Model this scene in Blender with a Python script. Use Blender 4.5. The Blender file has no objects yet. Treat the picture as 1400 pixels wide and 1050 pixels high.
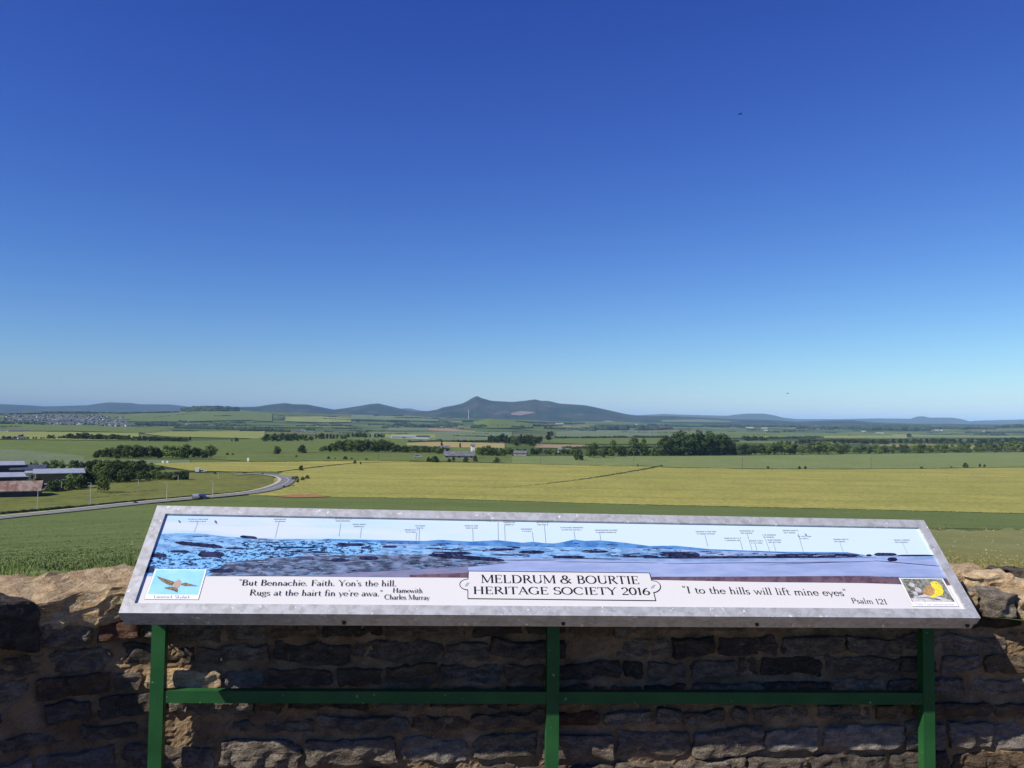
import bpy, bmesh, math, random
import numpy as np
from mathutils import Vector, Matrix, noise as mnoise
from bisect import bisect

SC = bpy.context.scene
COL = SC.collection
R = math.radians

# ------------------------------------------------------------------ camera
FPX = 1140.0                      # focal length in pixels of the 1400 px wide photograph
EYE = 1.6
TH = math.atan(53 / FPX); RO = R(0.7)
fw = np.array([0, math.cos(TH), math.sin(TH)])
r0 = np.array([1.0, 0, 0]); u0 = np.cross(r0, fw)
rt = math.cos(RO) * r0 + math.sin(RO) * u0
up = np.cross(rt, fw)
CAMP = np.array([0, 0, EYE])
cam_d = bpy.data.cameras.new('camera'); cam = bpy.data.objects.new('camera', cam_d); COL.objects.link(cam)
cam_d.sensor_fit = 'HORIZONTAL'; cam_d.sensor_width = 36; cam_d.lens = 36 * FPX / 1400
cam_d.clip_start = 0.05; cam_d.clip_end = 120000
M = Matrix(((rt[0], up[0], -fw[0], 0), (rt[1], up[1], -fw[1], 0), (rt[2], up[2], -fw[2], EYE), (0, 0, 0, 1)))
cam.matrix_world = M
SC.camera = cam

# ------------------------------------------------------------------ light
# the board's long axis; the sun travels  n + 1.95 U - 2.25 z
UH = np.array([0.99430, 0.10665, 0.0]); UH /= np.linalg.norm(UH)
NH = np.array([-UH[1], UH[0], 0.0])                      # away from the viewer
SUNV = NH * 1.0 + UH * 1.95 + np.array([0, 0, -2.06]); SUNV /= np.linalg.norm(SUNV)
SUN_ELEV = math.asin(-SUNV[2])
SUN_AZ = math.atan2(-SUNV[0], -SUNV[1])                  # clockwise from +Y
world = bpy.data.worlds.new("World"); SC.world = world; world.use_nodes = True
wn = world.node_tree.nodes; wl = world.node_tree.links
bg = wn['Background']
sky = wn.new('ShaderNodeTexSky'); sky.sky_type = 'NISHITA'; sky.sun_disc = False
sky.sun_elevation = SUN_ELEV; sky.sun_rotation = SUN_AZ
sky.altitude = 150; sky.air_density = 1.0; sky.dust_density = 0.12; sky.ozone_density = 3.0
SKYS = 0.115                                             # level the colour curve is set at
# clear polar air: deepen the red and green of the physical sky by a gamma, the same in every direction
sep = wn.new('ShaderNodeSeparateColor'); cmb = wn.new('ShaderNodeCombineColor'); wl.new(sky.outputs[0], sep.inputs[0])
for i_, (g_, c_) in enumerate(((0.70, 0.83), (0.62, 0.93), (0.0, 1.02))):
    a_ = wn.new('ShaderNodeMath'); a_.operation = 'MULTIPLY'; a_.inputs[1].default_value = SKYS; wl.new(sep.outputs[i_], a_.inputs[0])
    p_ = wn.new('ShaderNodeMath'); p_.operation = 'POWER'; p_.inputs[1].default_value = g_; wl.new(a_.outputs[0], p_.inputs[0])
    q_ = wn.new('ShaderNodeMath'); q_.operation = 'MINIMUM'; q_.inputs[1].default_value = 1.0; wl.new(p_.outputs[0], q_.inputs[0])
    r_ = wn.new('ShaderNodeMath'); r_.operation = 'MULTIPLY'; wl.new(q_.outputs[0], r_.inputs[0]); wl.new(sep.outputs[i_], r_.inputs[1])
    t_ = wn.new('ShaderNodeMath'); t_.operation = 'MULTIPLY'; t_.inputs[1].default_value = c_; wl.new(r_.outputs[0], t_.inputs[0]); wl.new(t_.outputs[0], cmb.inputs[i_])
wl.new(cmb.outputs[0], bg.inputs[0]); bg.inputs[1].default_value = 0.098
sd = bpy.data.lights.new('sun', 'SUN'); sd.energy = 5.0; sd.angle = R(0.53); sd.color = (1.0, 0.93, 0.82)
sun = bpy.data.objects.new('sun', sd); COL.objects.link(sun)
sun.rotation_euler = Vector(SUNV).to_track_quat('-Z', 'Y').to_euler()
SC.view_settings.view_transform = 'Standard'; SC.view_settings.look = 'None'
SC.view_settings.exposure = 0.22; SC.view_settings.gamma = 1.0
SC.view_settings.use_curve_mapping = False
SC.cycles.max_bounces = 6; SC.cycles.volume_bounces = 1; SC.cycles.transparent_max_bounces = 12

# ------------------------------------------------------------------ helpers
def ray(x, y):
    return (x - 700) / FPX * rt - (y - 525) / FPX * up + fw

def hor(x):                       # y of the true horizon at pixel column x
    lo, hi = 500, 650
    for _ in range(30):
        m = (lo + hi) / 2
        if ray(x, m)[2] > 0: lo = m
        else: hi = m
    return lo

def tag(o, label=None, cat=None, group=None, kind=None):
    if label: o['label'] = label
    if cat: o['category'] = cat
    if group: o['group'] = group
    if kind: o['kind'] = kind
    return o

def link(name, me, parent=None, mat=None, smooth=False):
    o = bpy.data.objects.new(name, me); COL.objects.link(o)
    if parent is not None: o.parent = parent
    if mat is not None and len(me.materials) == 0:
        for m_ in (mat if isinstance(mat, (list, tuple)) else [mat]): me.materials.append(m_)
    if smooth: me.polygons.foreach_set('use_smooth', [True] * len(me.polygons))
    return o

def mesh(name, vs, fs, mi=None):
    me = bpy.data.meshes.new(name); me.from_pydata([tuple(map(float, v)) for v in vs], [], fs)
    if mi is not None: me.polygons.foreach_set('material_index', mi)
    me.update(); return me

def empty(name, loc, rz=0):
    o = bpy.data.objects.new(name, None); COL.objects.link(o)
    o.location = tuple(map(float, loc)); o.rotation_euler = (0, 0, rz); o.empty_display_size = 0.1
    return o

class MB:
    def __init__(s): s.v = []; s.f = []; s.m = []
    def add(s, vs, fs, m=0):
        k = len(s.v); s.v += [tuple(map(float, v)) for v in vs]; s.f += [tuple(i + k for i in f) for f in fs]; s.m += [m] * len(fs)
    def box(s, lo, hi, m=0, fn=None):
        vs = [(x, y, z) for x in (lo[0], hi[0]) for y in (lo[1], hi[1]) for z in (lo[2], hi[2])]
        if fn: vs = [fn(v) for v in vs]
        s.add(vs, [(0, 1, 3, 2), (4, 6, 7, 5), (0, 4, 5, 1), (2, 3, 7, 6), (0, 2, 6, 4), (1, 5, 7, 3)], m)
    def tube(s, a, b, r1, r2, n=8, m=0, cap=True):
        a = Vector(a); b = Vector(b); d = (b - a).normalized()
        x = d.orthogonal().normalized(); y = d.cross(x)
        vs = []
        for p, r_ in ((a, r1), (b, r2)):
            for i in range(n):
                t = 2 * math.pi * i / n; vs.append(p + x * (r_ * math.cos(t)) + y * (r_ * math.sin(t)))
        fs = [(i, (i + 1) % n, n + (i + 1) % n, n + i) for i in range(n)]
        if cap: fs += [tuple(range(n - 1, -1, -1)), tuple(range(n, 2 * n))]
        s.add(vs, fs, m)
    def build(s, name, mat, parent=None, smooth=False):
        me = mesh(name, s.v, s.f, s.m); return link(name, me, parent, mat, smooth)

# ------------------------------------------------------------------ materials
def newmat(name):
    m = bpy.data.materials.new(name); m.use_nodes = True
    nt = m.node_tree; b = nt.nodes['Principled BSDF']; b.inputs['Specular IOR Level'].default_value = 0.25
    return m, nt, b
def N(nt, t, **kw):
    n = nt.nodes.new(t)
    for k, v in kw.items():
        if k in n.inputs: n.inputs[k].default_value = v
        else: setattr(n, k, v)
    return n
def coords(nt, scale=(1, 1, 1), space='Object', rot=0):
    if space == 'World':
        g = N(nt, 'ShaderNodeNewGeometry'); src = g.outputs['Position']
    else:
        tc = N(nt, 'ShaderNodeTexCoord'); src = tc.outputs[space]
    mp = N(nt, 'ShaderNodeMapping'); mp.inputs['Scale'].default_value = scale; mp.inputs['Rotation'].default_value = (0, 0, rot)
    nt.links.new(src, mp.inputs['Vector']); return mp.outputs[0]
def noisef(nt, vec, scale, detail=4, rough=0.55, lo=0.35, hi=0.65):
    n = N(nt, 'ShaderNodeTexNoise'); n.inputs['Scale'].default_value = scale; n.inputs['Detail'].default_value = detail
    n.inputs['Roughness'].default_value = rough; nt.links.new(vec, n.inputs['Vector'])
    mr = N(nt, 'ShaderNodeMapRange'); mr.inputs['From Min'].default_value = lo; mr.inputs['From Max'].default_value = hi
    nt.links.new(n.outputs['Fac'], mr.inputs['Value']); return mr.outputs[0]
def mix(nt, fac, a, b, mode='MIX'):
    m = N(nt, 'ShaderNodeMix'); m.data_type = 'RGBA'; m.blend_type = mode
    for sock, v in ((m.inputs['Factor'], fac), (m.inputs['A'], a), (m.inputs['B'], b)):
        pass
    ins = [i for i in m.inputs if i.type == 'RGBA']; fi = m.inputs[0]
    for sock, v in ((fi, fac), (ins[0], a), (ins[1], b)):
        if isinstance(v, (int, float)): sock.default_value = v
        elif isinstance(v, tuple): sock.default_value = (*v, 1) if len(v) == 3 else v
        else: nt.links.new(v, sock)
    return [o for o in m.outputs if o.type == 'RGBA'][0]
def bump(nt, b, h, strength=0.3, dist=0.01):
    bm_ = N(nt, 'ShaderNodeBump'); bm_.inputs['Strength'].default_value = strength; bm_.inputs['Distance'].default_value = dist
    nt.links.new(h, bm_.inputs['Height']); nt.links.new(bm_.outputs[0], b.inputs['Normal'])

def plain(name, col, rough=0.6, metal=0.0, var=0.15, scale=8, space='Object'):
    m, nt, b = newmat(name)
    v = coords(nt, space=space); f = noisef(nt, v, scale)
    nt.links.new(mix(nt, f, tuple(c * (1 - var) for c in col), tuple(c * (1 + var) for c in col)), b.inputs['Base Color'])
    b.inputs['Roughness'].default_value = rough; b.inputs['Metallic'].default_value = metal
    return m

def field_mat(name, c1, c2, streak=(0.004, 0.06), rot=0.1, fine=0.6, c3=None, gain=1.18, tram=0.0):
    """crop: long drilled streaks, broad patches and fine leafy grain, all in world metres"""
    c1, c2 = [tuple(x * gain for x in c) for c in (c1, c2)]; c3 = tuple(x * gain for x in c3) if c3 else None
    m, nt, b = newmat(name)
    v = coords(nt, (streak[0], streak[1], 1), 'World', rot); v2 = coords(nt, (1, 1, 1), 'World')
    a = noisef(nt, v, 1.0, 6, 0.66, 0.38, 0.62)
    col = mix(nt, a, c1, c2)
    p = noisef(nt, v2, 0.012, 3, 0.5, 0.4, 0.75)
    col = mix(nt, p, col, c3 or tuple(x * 0.8 for x in c1))
    q = noisef(nt, v2, 0.05, 6, 0.68, 0.44, 0.6); col = mix(nt, q, col, mix(nt, 0.75, col, tuple(x * 0.78 for x in c1)))
    if tram:
        wv = N(nt, 'ShaderNodeTexWave'); wv.bands_direction = 'Y'; wv.inputs['Scale'].default_value = 0.0075; wv.inputs['Distortion'].default_value = 2.5; wv.inputs['Detail'].default_value = 2; wv.inputs['Detail Scale'].default_value = 0.6
        nt.links.new(coords(nt, (0.25, 1, 1), 'World', 0.09), wv.inputs['Vector'])
        wr = N(nt, 'ShaderNodeMapRange'); wr.inputs['From Min'].default_value = .86; wr.inputs['From Max'].default_value = 1.0; wr.inputs['To Max'].default_value = tram; nt.links.new(wv.outputs['Fac'], wr.inputs['Value'])
        col = mix(nt, wr.outputs[0], col, tuple(x * 0.45 for x in c1))
    g = noisef(nt, v2, fine, 4, 0.7, 0.3, 0.7)
    col = mix(nt, g, mix(nt, 0.55, col, (0, 0, 0)), mix(nt, 0.0, col, (0, 0, 0))) if False else mix(nt, 0.5, col, mix(nt, g, tuple(x * 0.55 for x in c1), tuple(min(1, x * 1.4) for x in c2)))
    nt.links.new(col, b.inputs['Base Color']); b.inputs['Roughness'].default_value = 0.9
    b.inputs['Specular IOR Level'].default_value = 0.1
    return m

MAT = {}
MAT['crop'] = field_mat('crop', (0.08, 0.108, 0.029), (0.115, 0.15, 0.042), (0.008, 0.15), 0.06, 1.2, (0.078, 0.10, 0.028), tram=.3)
MAT['barley'] = field_mat('barley', (0.165, 0.178, 0.042), (0.32, 0.285, 0.072), (0.0035, 0.055), 0.06, 0.5, (0.165, 0.195, 0.042), tram=.55)
MAT['greygreen'] = field_mat('greygreen', (0.125, 0.162, 0.054), (0.158, 0.192, 0.066), (0.003, 0.04), 0.0, 0.4)
MAT['pasture'] = field_mat('pasture', (0.08, 0.112, 0.027), (0.112, 0.146, 0.036), (0.004, 0.02), 0.2, 0.2, (0.095, 0.12, 0.034))
MAT['pale'] = field_mat('pale', (0.16, 0.19, 0.05), (0.21, 0.225, 0.065), (0.003, 0.03), 0.1, 0.2)
MAT['tan'] = field_mat('tan', (0.25, 0.215, 0.085), (0.32, 0.26, 0.115), (0.003, 0.03), 0.1, 0.2)
MAT['brown'] = field_mat('brown', (0.21, 0.15, 0.095), (0.27, 0.20, 0.12), (0.003, 0.03), 0.1, 0.2)
MAT['dull'] = field_mat('dull', (0.10, 0.14, 0.07), (0.13, 0.16, 0.08), (0.004, 0.03), 0.1, 0.3)
MAT['meadow'] = field_mat('meadow', (0.095, 0.115, 0.026), (0.15, 0.15, 0.036), (0.012, 0.07), 0.3, 0.25, (0.07, 0.095, 0.026))
MAT['verge'] = field_mat('verge', (0.10, 0.135, 0.035), (0.22, 0.20, 0.075), (0.5, 0.9), 0.3, 3.0, (0.13, 0.13, 0.045))

def land_mat():
    """countryside past the fields built one by one: patchwork of fields with hedge lines"""
    m, nt, b = newmat('countryside')
    v = coords(nt, (1 / 420, 1 / 260, 0), 'World', 0.25)
    vo = N(nt, 'ShaderNodeTexVoronoi'); vo.inputs['Randomness'].default_value = 0.8; nt.links.new(v, vo.inputs['Vector']); vo.inputs['Scale'].default_value = 1
    ve = N(nt, 'ShaderNodeTexVoronoi'); ve.feature = 'DISTANCE_TO_EDGE'; ve.inputs['Randomness'].default_value = 0.8; nt.links.new(v, ve.inputs['Vector']); ve.inputs['Scale'].default_value = 1
    sp = N(nt, 'ShaderNodeSeparateColor'); nt.links.new(vo.outputs['Color'], sp.inputs[0])
    cr = N(nt, 'ShaderNodeValToRGB'); nt.links.new(sp.outputs[0], cr.inputs[0]); e = cr.color_ramp; e.interpolation = 'CONSTANT'
    cols = [(0, (0.065, 0.105, 0.03)), (.2, (0.10, 0.14, 0.04)), (.38, (0.08, 0.12, 0.04)), (.5, (0.15, 0.17, 0.055)), (.62, (0.065, 0.095, 0.03)), (.74, (0.24, 0.21, 0.08)), (.82, (0.11, 0.14, 0.05)), (.93, (0.18, 0.13, 0.08))]
    while len(e.elements) < len(cols): e.elements.new(0.5)
    for el, (p, c) in zip(e.elements, cols): el.position = p; el.color = (*c, 1)
    mr = N(nt, 'ShaderNodeMapRange'); mr.inputs['From Min'].default_value = 0.02; mr.inputs['From Max'].default_value = 0.035
    nt.links.new(ve.outputs['Distance'], mr.inputs['Value'])
    w = coords(nt, (1, 1, 1), 'World'); f = noisef(nt, w, 0.01, 5, 0.6)
    c = mix(nt, f, cr.outputs[0], mix(nt, 0.35, cr.outputs[0], (0.06, 0.09, 0.04)))
    c = mix(nt, mr.outputs[0], (0.03, 0.05, 0.022), c)
    nt.links.new(c, b.inputs['Base Color']); b.inputs['Roughness'].default_value = 0.95; b.inputs['Specular IOR Level'].default_value = 0.05
    return m
MAT['land'] = land_mat()

def hill_mat(name, c1, c2, c3, s=0.0012):
    m, nt, b = newmat(name)
    v = coords(nt, (1, 1, 1), 'World')
    a = noisef(nt, v, s, 6, 0.6, 0.42, 0.58); k = noisef(nt, v, s * 2.7, 4, 0.5, 0.6, 0.66)
    c = mix(nt, a, c1, c2); c = mix(nt, k, c, c3)
    nt.links.new(c, b.inputs['Base Color']); b.inputs['Roughness'].default_value = 1; b.inputs['Specular IOR Level'].default_value = 0
    return m
MAT['forest_hill'] = hill_mat('forested_hill', (0.010, 0.022, 0.013), (0.040, 0.044, 0.026), (0.07, 0.055, 0.042))
MAT['moor_hill'] = hill_mat('moorland_hill', (0.025, 0.035, 0.02), (0.045, 0.045, 0.03), (0.06, 0.07, 0.035))
MAT['clearfell'] = plain('felled_ground', (0.20, 0.145, 0.12), 1, 0, 0.2, 0.01, 'World')

def foliage(name, c1, c2, objvar=0.45):
    m, nt, b = newmat(name)
    oi = N(nt, 'ShaderNodeObjectInfo')
    v = coords(nt, (1, 1, 1), 'World'); f = noisef(nt, v, 0.6, 3, 0.6)
    c = mix(nt, f, c1, c2)
    hs = N(nt, 'ShaderNodeHueSaturation'); mr = N(nt, 'ShaderNodeMapRange'); mr.inputs['To Min'].default_value = 1 - objvar; mr.inputs['To Max'].default_value = 1 + objvar
    nt.links.new(oi.outputs['Random'], mr.inputs['Value']); nt.links.new(mr.outputs[0], hs.inputs['Value']); nt.links.new(c, hs.inputs['Color'])
    nt.links.new(hs.outputs[0], b.inputs['Base Color']); b.inputs['Roughness'].default_value = 0.7; b.inputs['Specular IOR Level'].default_value = 0.15
    return m
MAT['leaf'] = foliage('broad_leaves', (0.06, 0.095, 0.024), (0.11, 0.155, 0.038))
MAT['leaf_dark'] = foliage('dark_leaves', (0.028, 0.05, 0.016), (0.055, 0.085, 0.024))
MAT['needle'] = foliage('needles', (0.018, 0.034, 0.018), (0.03, 0.05, 0.024))
MAT['leaf_light'] = foliage('light_leaves', (0.075, 0.12, 0.035), (0.12, 0.16, 0.05))
MAT['bark'] = plain('bark', (0.09, 0.07, 0.05), 0.9)
MAT['far_leaf'] = plain('far_leaves', (0.026, 0.045, 0.02), 0.9, 0, 0.45, 0.01, 'World')

# ------------------------------------------------------------------ the lie of the land
_d = np.array([2.5, 3, 4, 6, 10, 20, 50, 100, 150, 200, 250, 300, 350, 400, 500, 600, 800, 1000, 1500, 2000, 3000, 4500, 6500, 9000, 15000, 30000, 60000.])
_p = np.array([232, 222, 206, 190, 176, 165, 155, 146, 139, 131, 120, 104.5, 90, 79, 63.5, 53.2, 40.5, 33, 23.2, 18.6, 13.6, 9.8, 6.8, 4.6, 2.6, 1.6, 1.0])
_ld = np.linspace(math.log(2.5), math.log(60000), 1200)
_t = np.interp(_ld, np.log(_d), np.log(_p))
_k = np.hanning(41); _k /= _k.sum()
_t = np.convolve(np.pad(_t, 20, 'edge'), _k, 'valid')
TD = np.exp(_ld); TT = np.exp(_t) / FPX              # distance -> tangent below the horizon
def plain_z(d): return EYE - d * float(np.interp(math.log(max(d, 2.5)), _ld, TT))
def plain_at(x, y, lift=0.0):
    v = ray(x, y); h = math.hypot(v[0], v[1]); t = -v[2] / h
    d = float(np.interp(-t, -TT, TD)) if t > TT[-1] else TD[-1]
    return np.array([v[0] / h * d, v[1] / h * d, EYE - d * float(np.interp(math.log(d), _ld, TT)) + lift * d]), d

class Hill:
    def __init__(s, prof, d0, d1, d2, noise_amp=0.0, seed=0):
        s.b = []; s.t = []
        for x, y in prof:
            v = ray(x, y); s.b.append(math.atan2(v[0], v[1])); s.t.append(v[2] / math.hypot(v[0], v[1]))
        s.d0, s.d1, s.d2, s.na, s.seed = d0, d1, d2, noise_amp, seed
    def z(s, be, d):
        zc = EYE + s.d1 * float(np.interp(be, s.b, s.t)); zp = plain_z(d) - 2
        if d <= s.d1: k = (d - s.d0) / (s.d1 - s.d0); k = max(0, k); k = k * k * (3 - 2 * k) * 0.6 + k * 0.4
        else: k = max(0, 1 - (d - s.d1) / (s.d2 - s.d1)); k = k * k * (3 - 2 * k)
        z0 = plain_z(min(d, s.d1)) - 2
        z = z0 + (zc - z0) * k
        if s.na and 0 < k < 1:
            z += s.na * 4 * k * (1 - k) * mnoise.fractal(Vector((be * 60 + s.seed, d / 900, 0)), 1, 2, 4)
        return z
    def at(s, x, y, lift=0.0):
        v = ray(x, y); h = math.hypot(v[0], v[1]); t = v[2] / h; be = math.atan2(v[0], v[1])
        prev = None
        for i in range(241):
            d = s.d0 + (s.d1 - s.d0) * i / 240
            e = (s.z(be, d) - EYE) / d
            if e >= t:
                if prev: d = prev[0] + (d - prev[0]) * (t - prev[1]) / max(1e-9, e - prev[1])
                break
            prev = (d, e)
        return np.array([v[0] / h * d, v[1] / h * d, s.z(be, d) + lift * d]), d
    def build(s, name, mat, x0, x1, nx=220, nd=36):
        bs = [math.atan2(ray(x0, 578)[0], ray(x0, 578)[1]), math.atan2(ray(x1, 578)[0], ray(x1, 578)[1])]
        vs = []; ds = [s.d0 + (s.d1 - s.d0) * i / (nd * 2 // 3) for i in range(nd * 2 // 3)] + [s.d1 + (s.d2 - s.d1) * i / (nd // 3) for i in range(nd // 3 + 1)]
        for i in range(nx + 1):
            be = bs[0] + (bs[1] - bs[0]) * i / nx
            e = min(1, i / 4, (nx - i) / 4)
            for d in ds:
                z = s.z(be, d); zz = plain_z(d) - 3; z = zz + (z - zz) * e
                vs.append((math.sin(be) * d, math.cos(be) * d, z))
        k = len(ds)
        fs = [(i * k + j, (i + 1) * k + j, (i + 1) * k + j + 1, i * k + j + 1) for i in range(nx) for j in range(k - 1)]
        return tag(link(name, mesh(name, vs, fs), None, mat, True), kind='structure')

FAR = Hill([(-700, 565), (-300, 560), (-60, 552), (0, 552.5), (38, 554), (62, 555.7), (120, 554), (135, 551.5), (150, 550), (180, 551), (190, 552.7), (235, 553), (257, 556), (325, 556), (350, 557.5), (450, 561), (540, 561), (552, 558), (562, 558.6), (575, 561.5), (650, 566), (850, 568.5), (875, 567.5), (907, 566), (935, 567), (995, 568.5), (1003, 567), (1020, 565.5), (1045, 565.5), (1060, 568), (1070, 571), (1090, 573), (1150, 573), (1200, 572), (1245, 572.5), (1252, 570), (1257, 569), (1263, 569), (1270, 571), (1302, 571), (1315, 573), (1325, 576), (1337, 575), (1400, 573.5), (1500, 574), (1800, 580), (2200, 588)], 16500, 21000, 24000, 25, 3)
MID1 = Hill([(150, 566), (300, 561), (330, 556.5), (350, 556), (370, 553), (390, 551), (400, 552.5), (420, 553), (450, 558.7), (457, 560), (475, 557.5), (492, 555), (505, 552.5), (517, 551.5), (530, 554.5), (545, 558), (557, 561), (572, 563), (620, 568), (700, 574)], 9500, 13500, 16000, 25, 9)
BEN = Hill([(480, 572), (540, 566), (572, 562), (585, 562), (597, 560), (605, 557), (622, 554), (632, 551.7), (640, 547.5), (646, 543.9), (650, 542), (653, 541.6), (657, 543.7), (664, 545.8), (672, 548), (700, 549.5), (717, 548), (725, 546.8), (732, 546), (740, 548), (750, 548), (765, 551.7), (785, 553), (800, 554), (815, 557), (840, 562.5), (855, 566), (875, 568.5), (920, 569), (960, 571), (1010, 573), (1050, 574), (1090, 576.5), (1130, 575), (1165, 574.5), (1190, 577), (1240, 579), (1300, 579.5), (1400, 581), (1800, 588), (2200, 594)], 8200, 11500, 14500, 22, 21)
FOOT = Hill([(-700, 566), (-300, 562), (-100, 566), (0, 565), (60, 563.5), (100, 562.8), (175, 563.5), (240, 562.7), (250, 561.5), (270, 559.5), (295, 558.5), (322, 560), (345, 562), (400, 564), (450, 566), (500, 567), (550, 567.5), (600, 570.5), (650, 572), (700, 573), (760, 576), (800, 576), (830, 576.5), (900, 578.5), (1000, 580.5), (1100, 582), (1200, 582), (1300, 582.5), (1400, 583), (1800, 588), (2200, 594)], 4300, 7200, 8800, 6, 5)
KNOLL = Hill([(590, 592), (620, 587), (640, 581), (655, 575), (668, 572), (690, 574), (720, 577.5), (760, 583), (800, 592)], 3100, 4300, 5200, 0, 2)

# ground: one sheet, polar, reaching the horizon on every side
def build_ground():
    ds = list(np.exp(np.linspace(math.log(3.05), math.log(60000), 170)))
    angs = list(np.arange(-48, 48.01, 0.6)) + list(np.arange(54, 312, 6.0))
    vs = []; k = len(ds)
    for a in angs:
        for d in ds: vs.append((math.sin(R(a)) * d, math.cos(R(a)) * d, plain_z(d) if (a < 75 or a > 285) else max(plain_z(d), 0.9 if d < 15 else 0.9 - 0.03 * (d - 15))))
    n = len(angs)
    fs = [(i * k + j, ((i + 1) % n) * k + j, ((i + 1) % n) * k + j + 1, i * k + j + 1) for i in range(n) for j in range(k - 1)]
    return tag(link('ground', mesh('ground', vs, fs), None, MAT['land'], True), kind='structure')
build_ground()
FAR.build('hill', MAT['moor_hill'], -600, 2100, 500)
MID1.build('hill', MAT['forest_hill'], 150, 700, 200)
ben_o = BEN.build('hill', MAT['forest_hill'], 480, 2100, 500, 60)
FOOT.build('foothill', MAT['land'], -600, 2100, 300)
KNOLL.build('foothill', MAT['land'], 590, 800, 90)

# viewing platform the camera stands on
def grav():
    m, nt, b = newmat('platform_gravel'); v = coords(nt, (1, 1, 1), 'World')
    a = noisef(nt, v, 60, 4, .7); nt.links.new(mix(nt, a, (0.17, 0.125, 0.08), (0.31, 0.24, 0.16)), b.inputs['Base Color']); b.inputs['Roughness'].default_value = .95
    bump(nt, b, a, .6, .01); return m
pv = [(math.cos(t) * 3.02, math.sin(t) * 3.02, 0.0) for t in np.linspace(0, 2 * math.pi, 49)[:-1]]
tag(link('platform', mesh('platform', pv, [tuple(range(48))]), None, grav()), kind='structure')

def interp_line(pts, x):
    return float(np.interp(x, [p[0] for p in pts], [p[1] for p in pts]))
_lay = [0]
def field(top, bot, mat, surf=None, name='field', step=6, xr=None, jit=0.35):
    """a field draped on the land between two boundary lines"""
    _lay[0] += 1; lift = 0.0004 + 0.00002 * _lay[0]
    x0 = max(top[0][0], bot[0][0]) if xr is None else xr[0]; x1 = min(top[-1][0], bot[-1][0]) if xr is None else xr[1]
    n = max(2, int((x1 - x0) / step)); vs = []
    mh = max(interp_line(bot, x0 + (x1 - x0) * i / n) - interp_line(top, x0 + (x1 - x0) * i / n) for i in range(n + 1))
    rows = max(2, min(20, int(mh / 3) + 1))
    for i in range(n + 1):
        x = x0 + (x1 - x0) * i / n; a = interp_line(top, x); b = max(interp_line(bot, x), a + 0.05)
        j1 = jit * mnoise.fractal(Vector((x * 0.21 / (1 + jit), _lay[0] * 3.3, 0)), 1, 2, 3) if jit > 1 else jit * mnoise.noise(Vector((x * 0.21, _lay[0] * 3.3, 0)))
        for j in range(rows + 1):
            y = a + (b - a) * j / rows + j1
            P = (surf.at(x, y, lift) if surf else plain_at(x, y, lift))[0]; vs.append(P)
    k = rows + 1
    fs = [(i * k + j, i * k + j + 1, (i + 1) * k + j + 1, (i + 1) * k + j) for i in range(n) for j in range(rows)]
    return tag(link(name, mesh(name, vs, fs), None, MAT[mat], True), kind='structure')

W = lambda *a: list(zip(a[::2], a[1::2]))
# near crop, barley and the fields of the middle distance (boundary lines traced on the land)
CROP_TOP = W(-420, 775, -200, 742, 0, 711, 100, 700.5, 200, 690, 300, 681.5, 350, 677, 400, 679, 450, 680, 560, 681.5, 700, 685, 840, 690, 1000, 693.5, 1200, 698, 1400, 703, 1700, 712, 1850, 716)
field(CROP_TOP, W(-420, 800, 0, 800, 1000, 760, 1240, 722, 1400, 724, 1850, 730), 'crop', name='crop_field')
field(W(340, 669, 352, 660, 375, 655, 385, 645.5, 420, 640, 485, 633.5, 560, 631.5, 700, 634, 780, 636, 875, 637.5, 925, 640, 1050, 642, 1150, 642, 1300, 641, 1400, 639, 1850, 634), CROP_TOP, 'barley', name='barley_field')
field(W(340, 632, 400, 631.5, 470, 630.2, 560, 630.5), W(340, 645, 380, 645.5, 420, 639.5, 485, 633, 560, 631.3), 'barley', name='barley_field')
field(W(690, 624.5, 780, 624, 900, 624, 950, 624, 1050, 623, 1150, 622, 1300, 620, 1400, 619, 1850, 612), W(690, 633.8, 780, 636, 875, 637, 925, 639.5, 1050, 641.5, 1150, 641.5, 1300, 640.5, 1400, 638.5, 1850, 633.5), 'greygreen')
field(W(330, 619, 450, 619, 700, 620), W(330, 631.5, 400, 631, 470, 629.7, 560, 630, 700, 633.5), 'pasture')
field(W(-420, 601, 0, 602, 120, 603, 250, 604, 340, 601, 360, 601), W(-420, 628, 0, 628, 125, 629, 290, 628, 345, 631.5, 360, 631.5), 'pasture')
field(W(-300, 613, 0, 614.5, 60, 618, 115, 624), W(-300, 629, 0, 629, 60, 629, 115, 629), 'dull')
field(W(-420, 629, 0, 629, 220, 629, 260, 629), W(-420, 640, 0, 636, 220, 636, 260, 634), 'dull')
field(W(212, 634, 260, 633, 345, 632), W(212, 636, 260, 644, 345, 646), 'barley', name='barley_field')
field(W(-420, 690, -100, 668, 0, 664, 60, 662, 200, 655, 260, 647, 345, 646.5, 374, 652), W(-420, 772, -100, 726, 0, 707, 100, 697.5, 200, 686.5, 300, 678, 345, 674, 374, 668), 'meadow', name='meadow')
field(W(198, 593, 230, 590.5, 345, 590, 360, 591), W(198, 594, 230, 597.5, 345, 600, 360, 599), 'pale')
field(W(-420, 580, 0, 579, 100, 582, 220, 586, 235, 589), W(-420, 590, 0, 590, 100, 590, 200, 592.5, 235, 590), 'pasture')
field(W(-420, 590, 0, 590, 190, 592.5), W(-420, 601, 0, 601, 190, 603), 'pale')
field(W(342, 600, 440, 598, 560, 600, 690, 612), W(342, 619, 440, 619, 560, 619.5, 690, 620), 'pasture')
field(W(350, 590.5, 362, 590), W(350, 600, 362, 598), 'pale')
field(W(556, 606.5, 600, 604.5, 690, 607), W(556, 609, 600, 612, 690, 613), 'tan')
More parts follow.
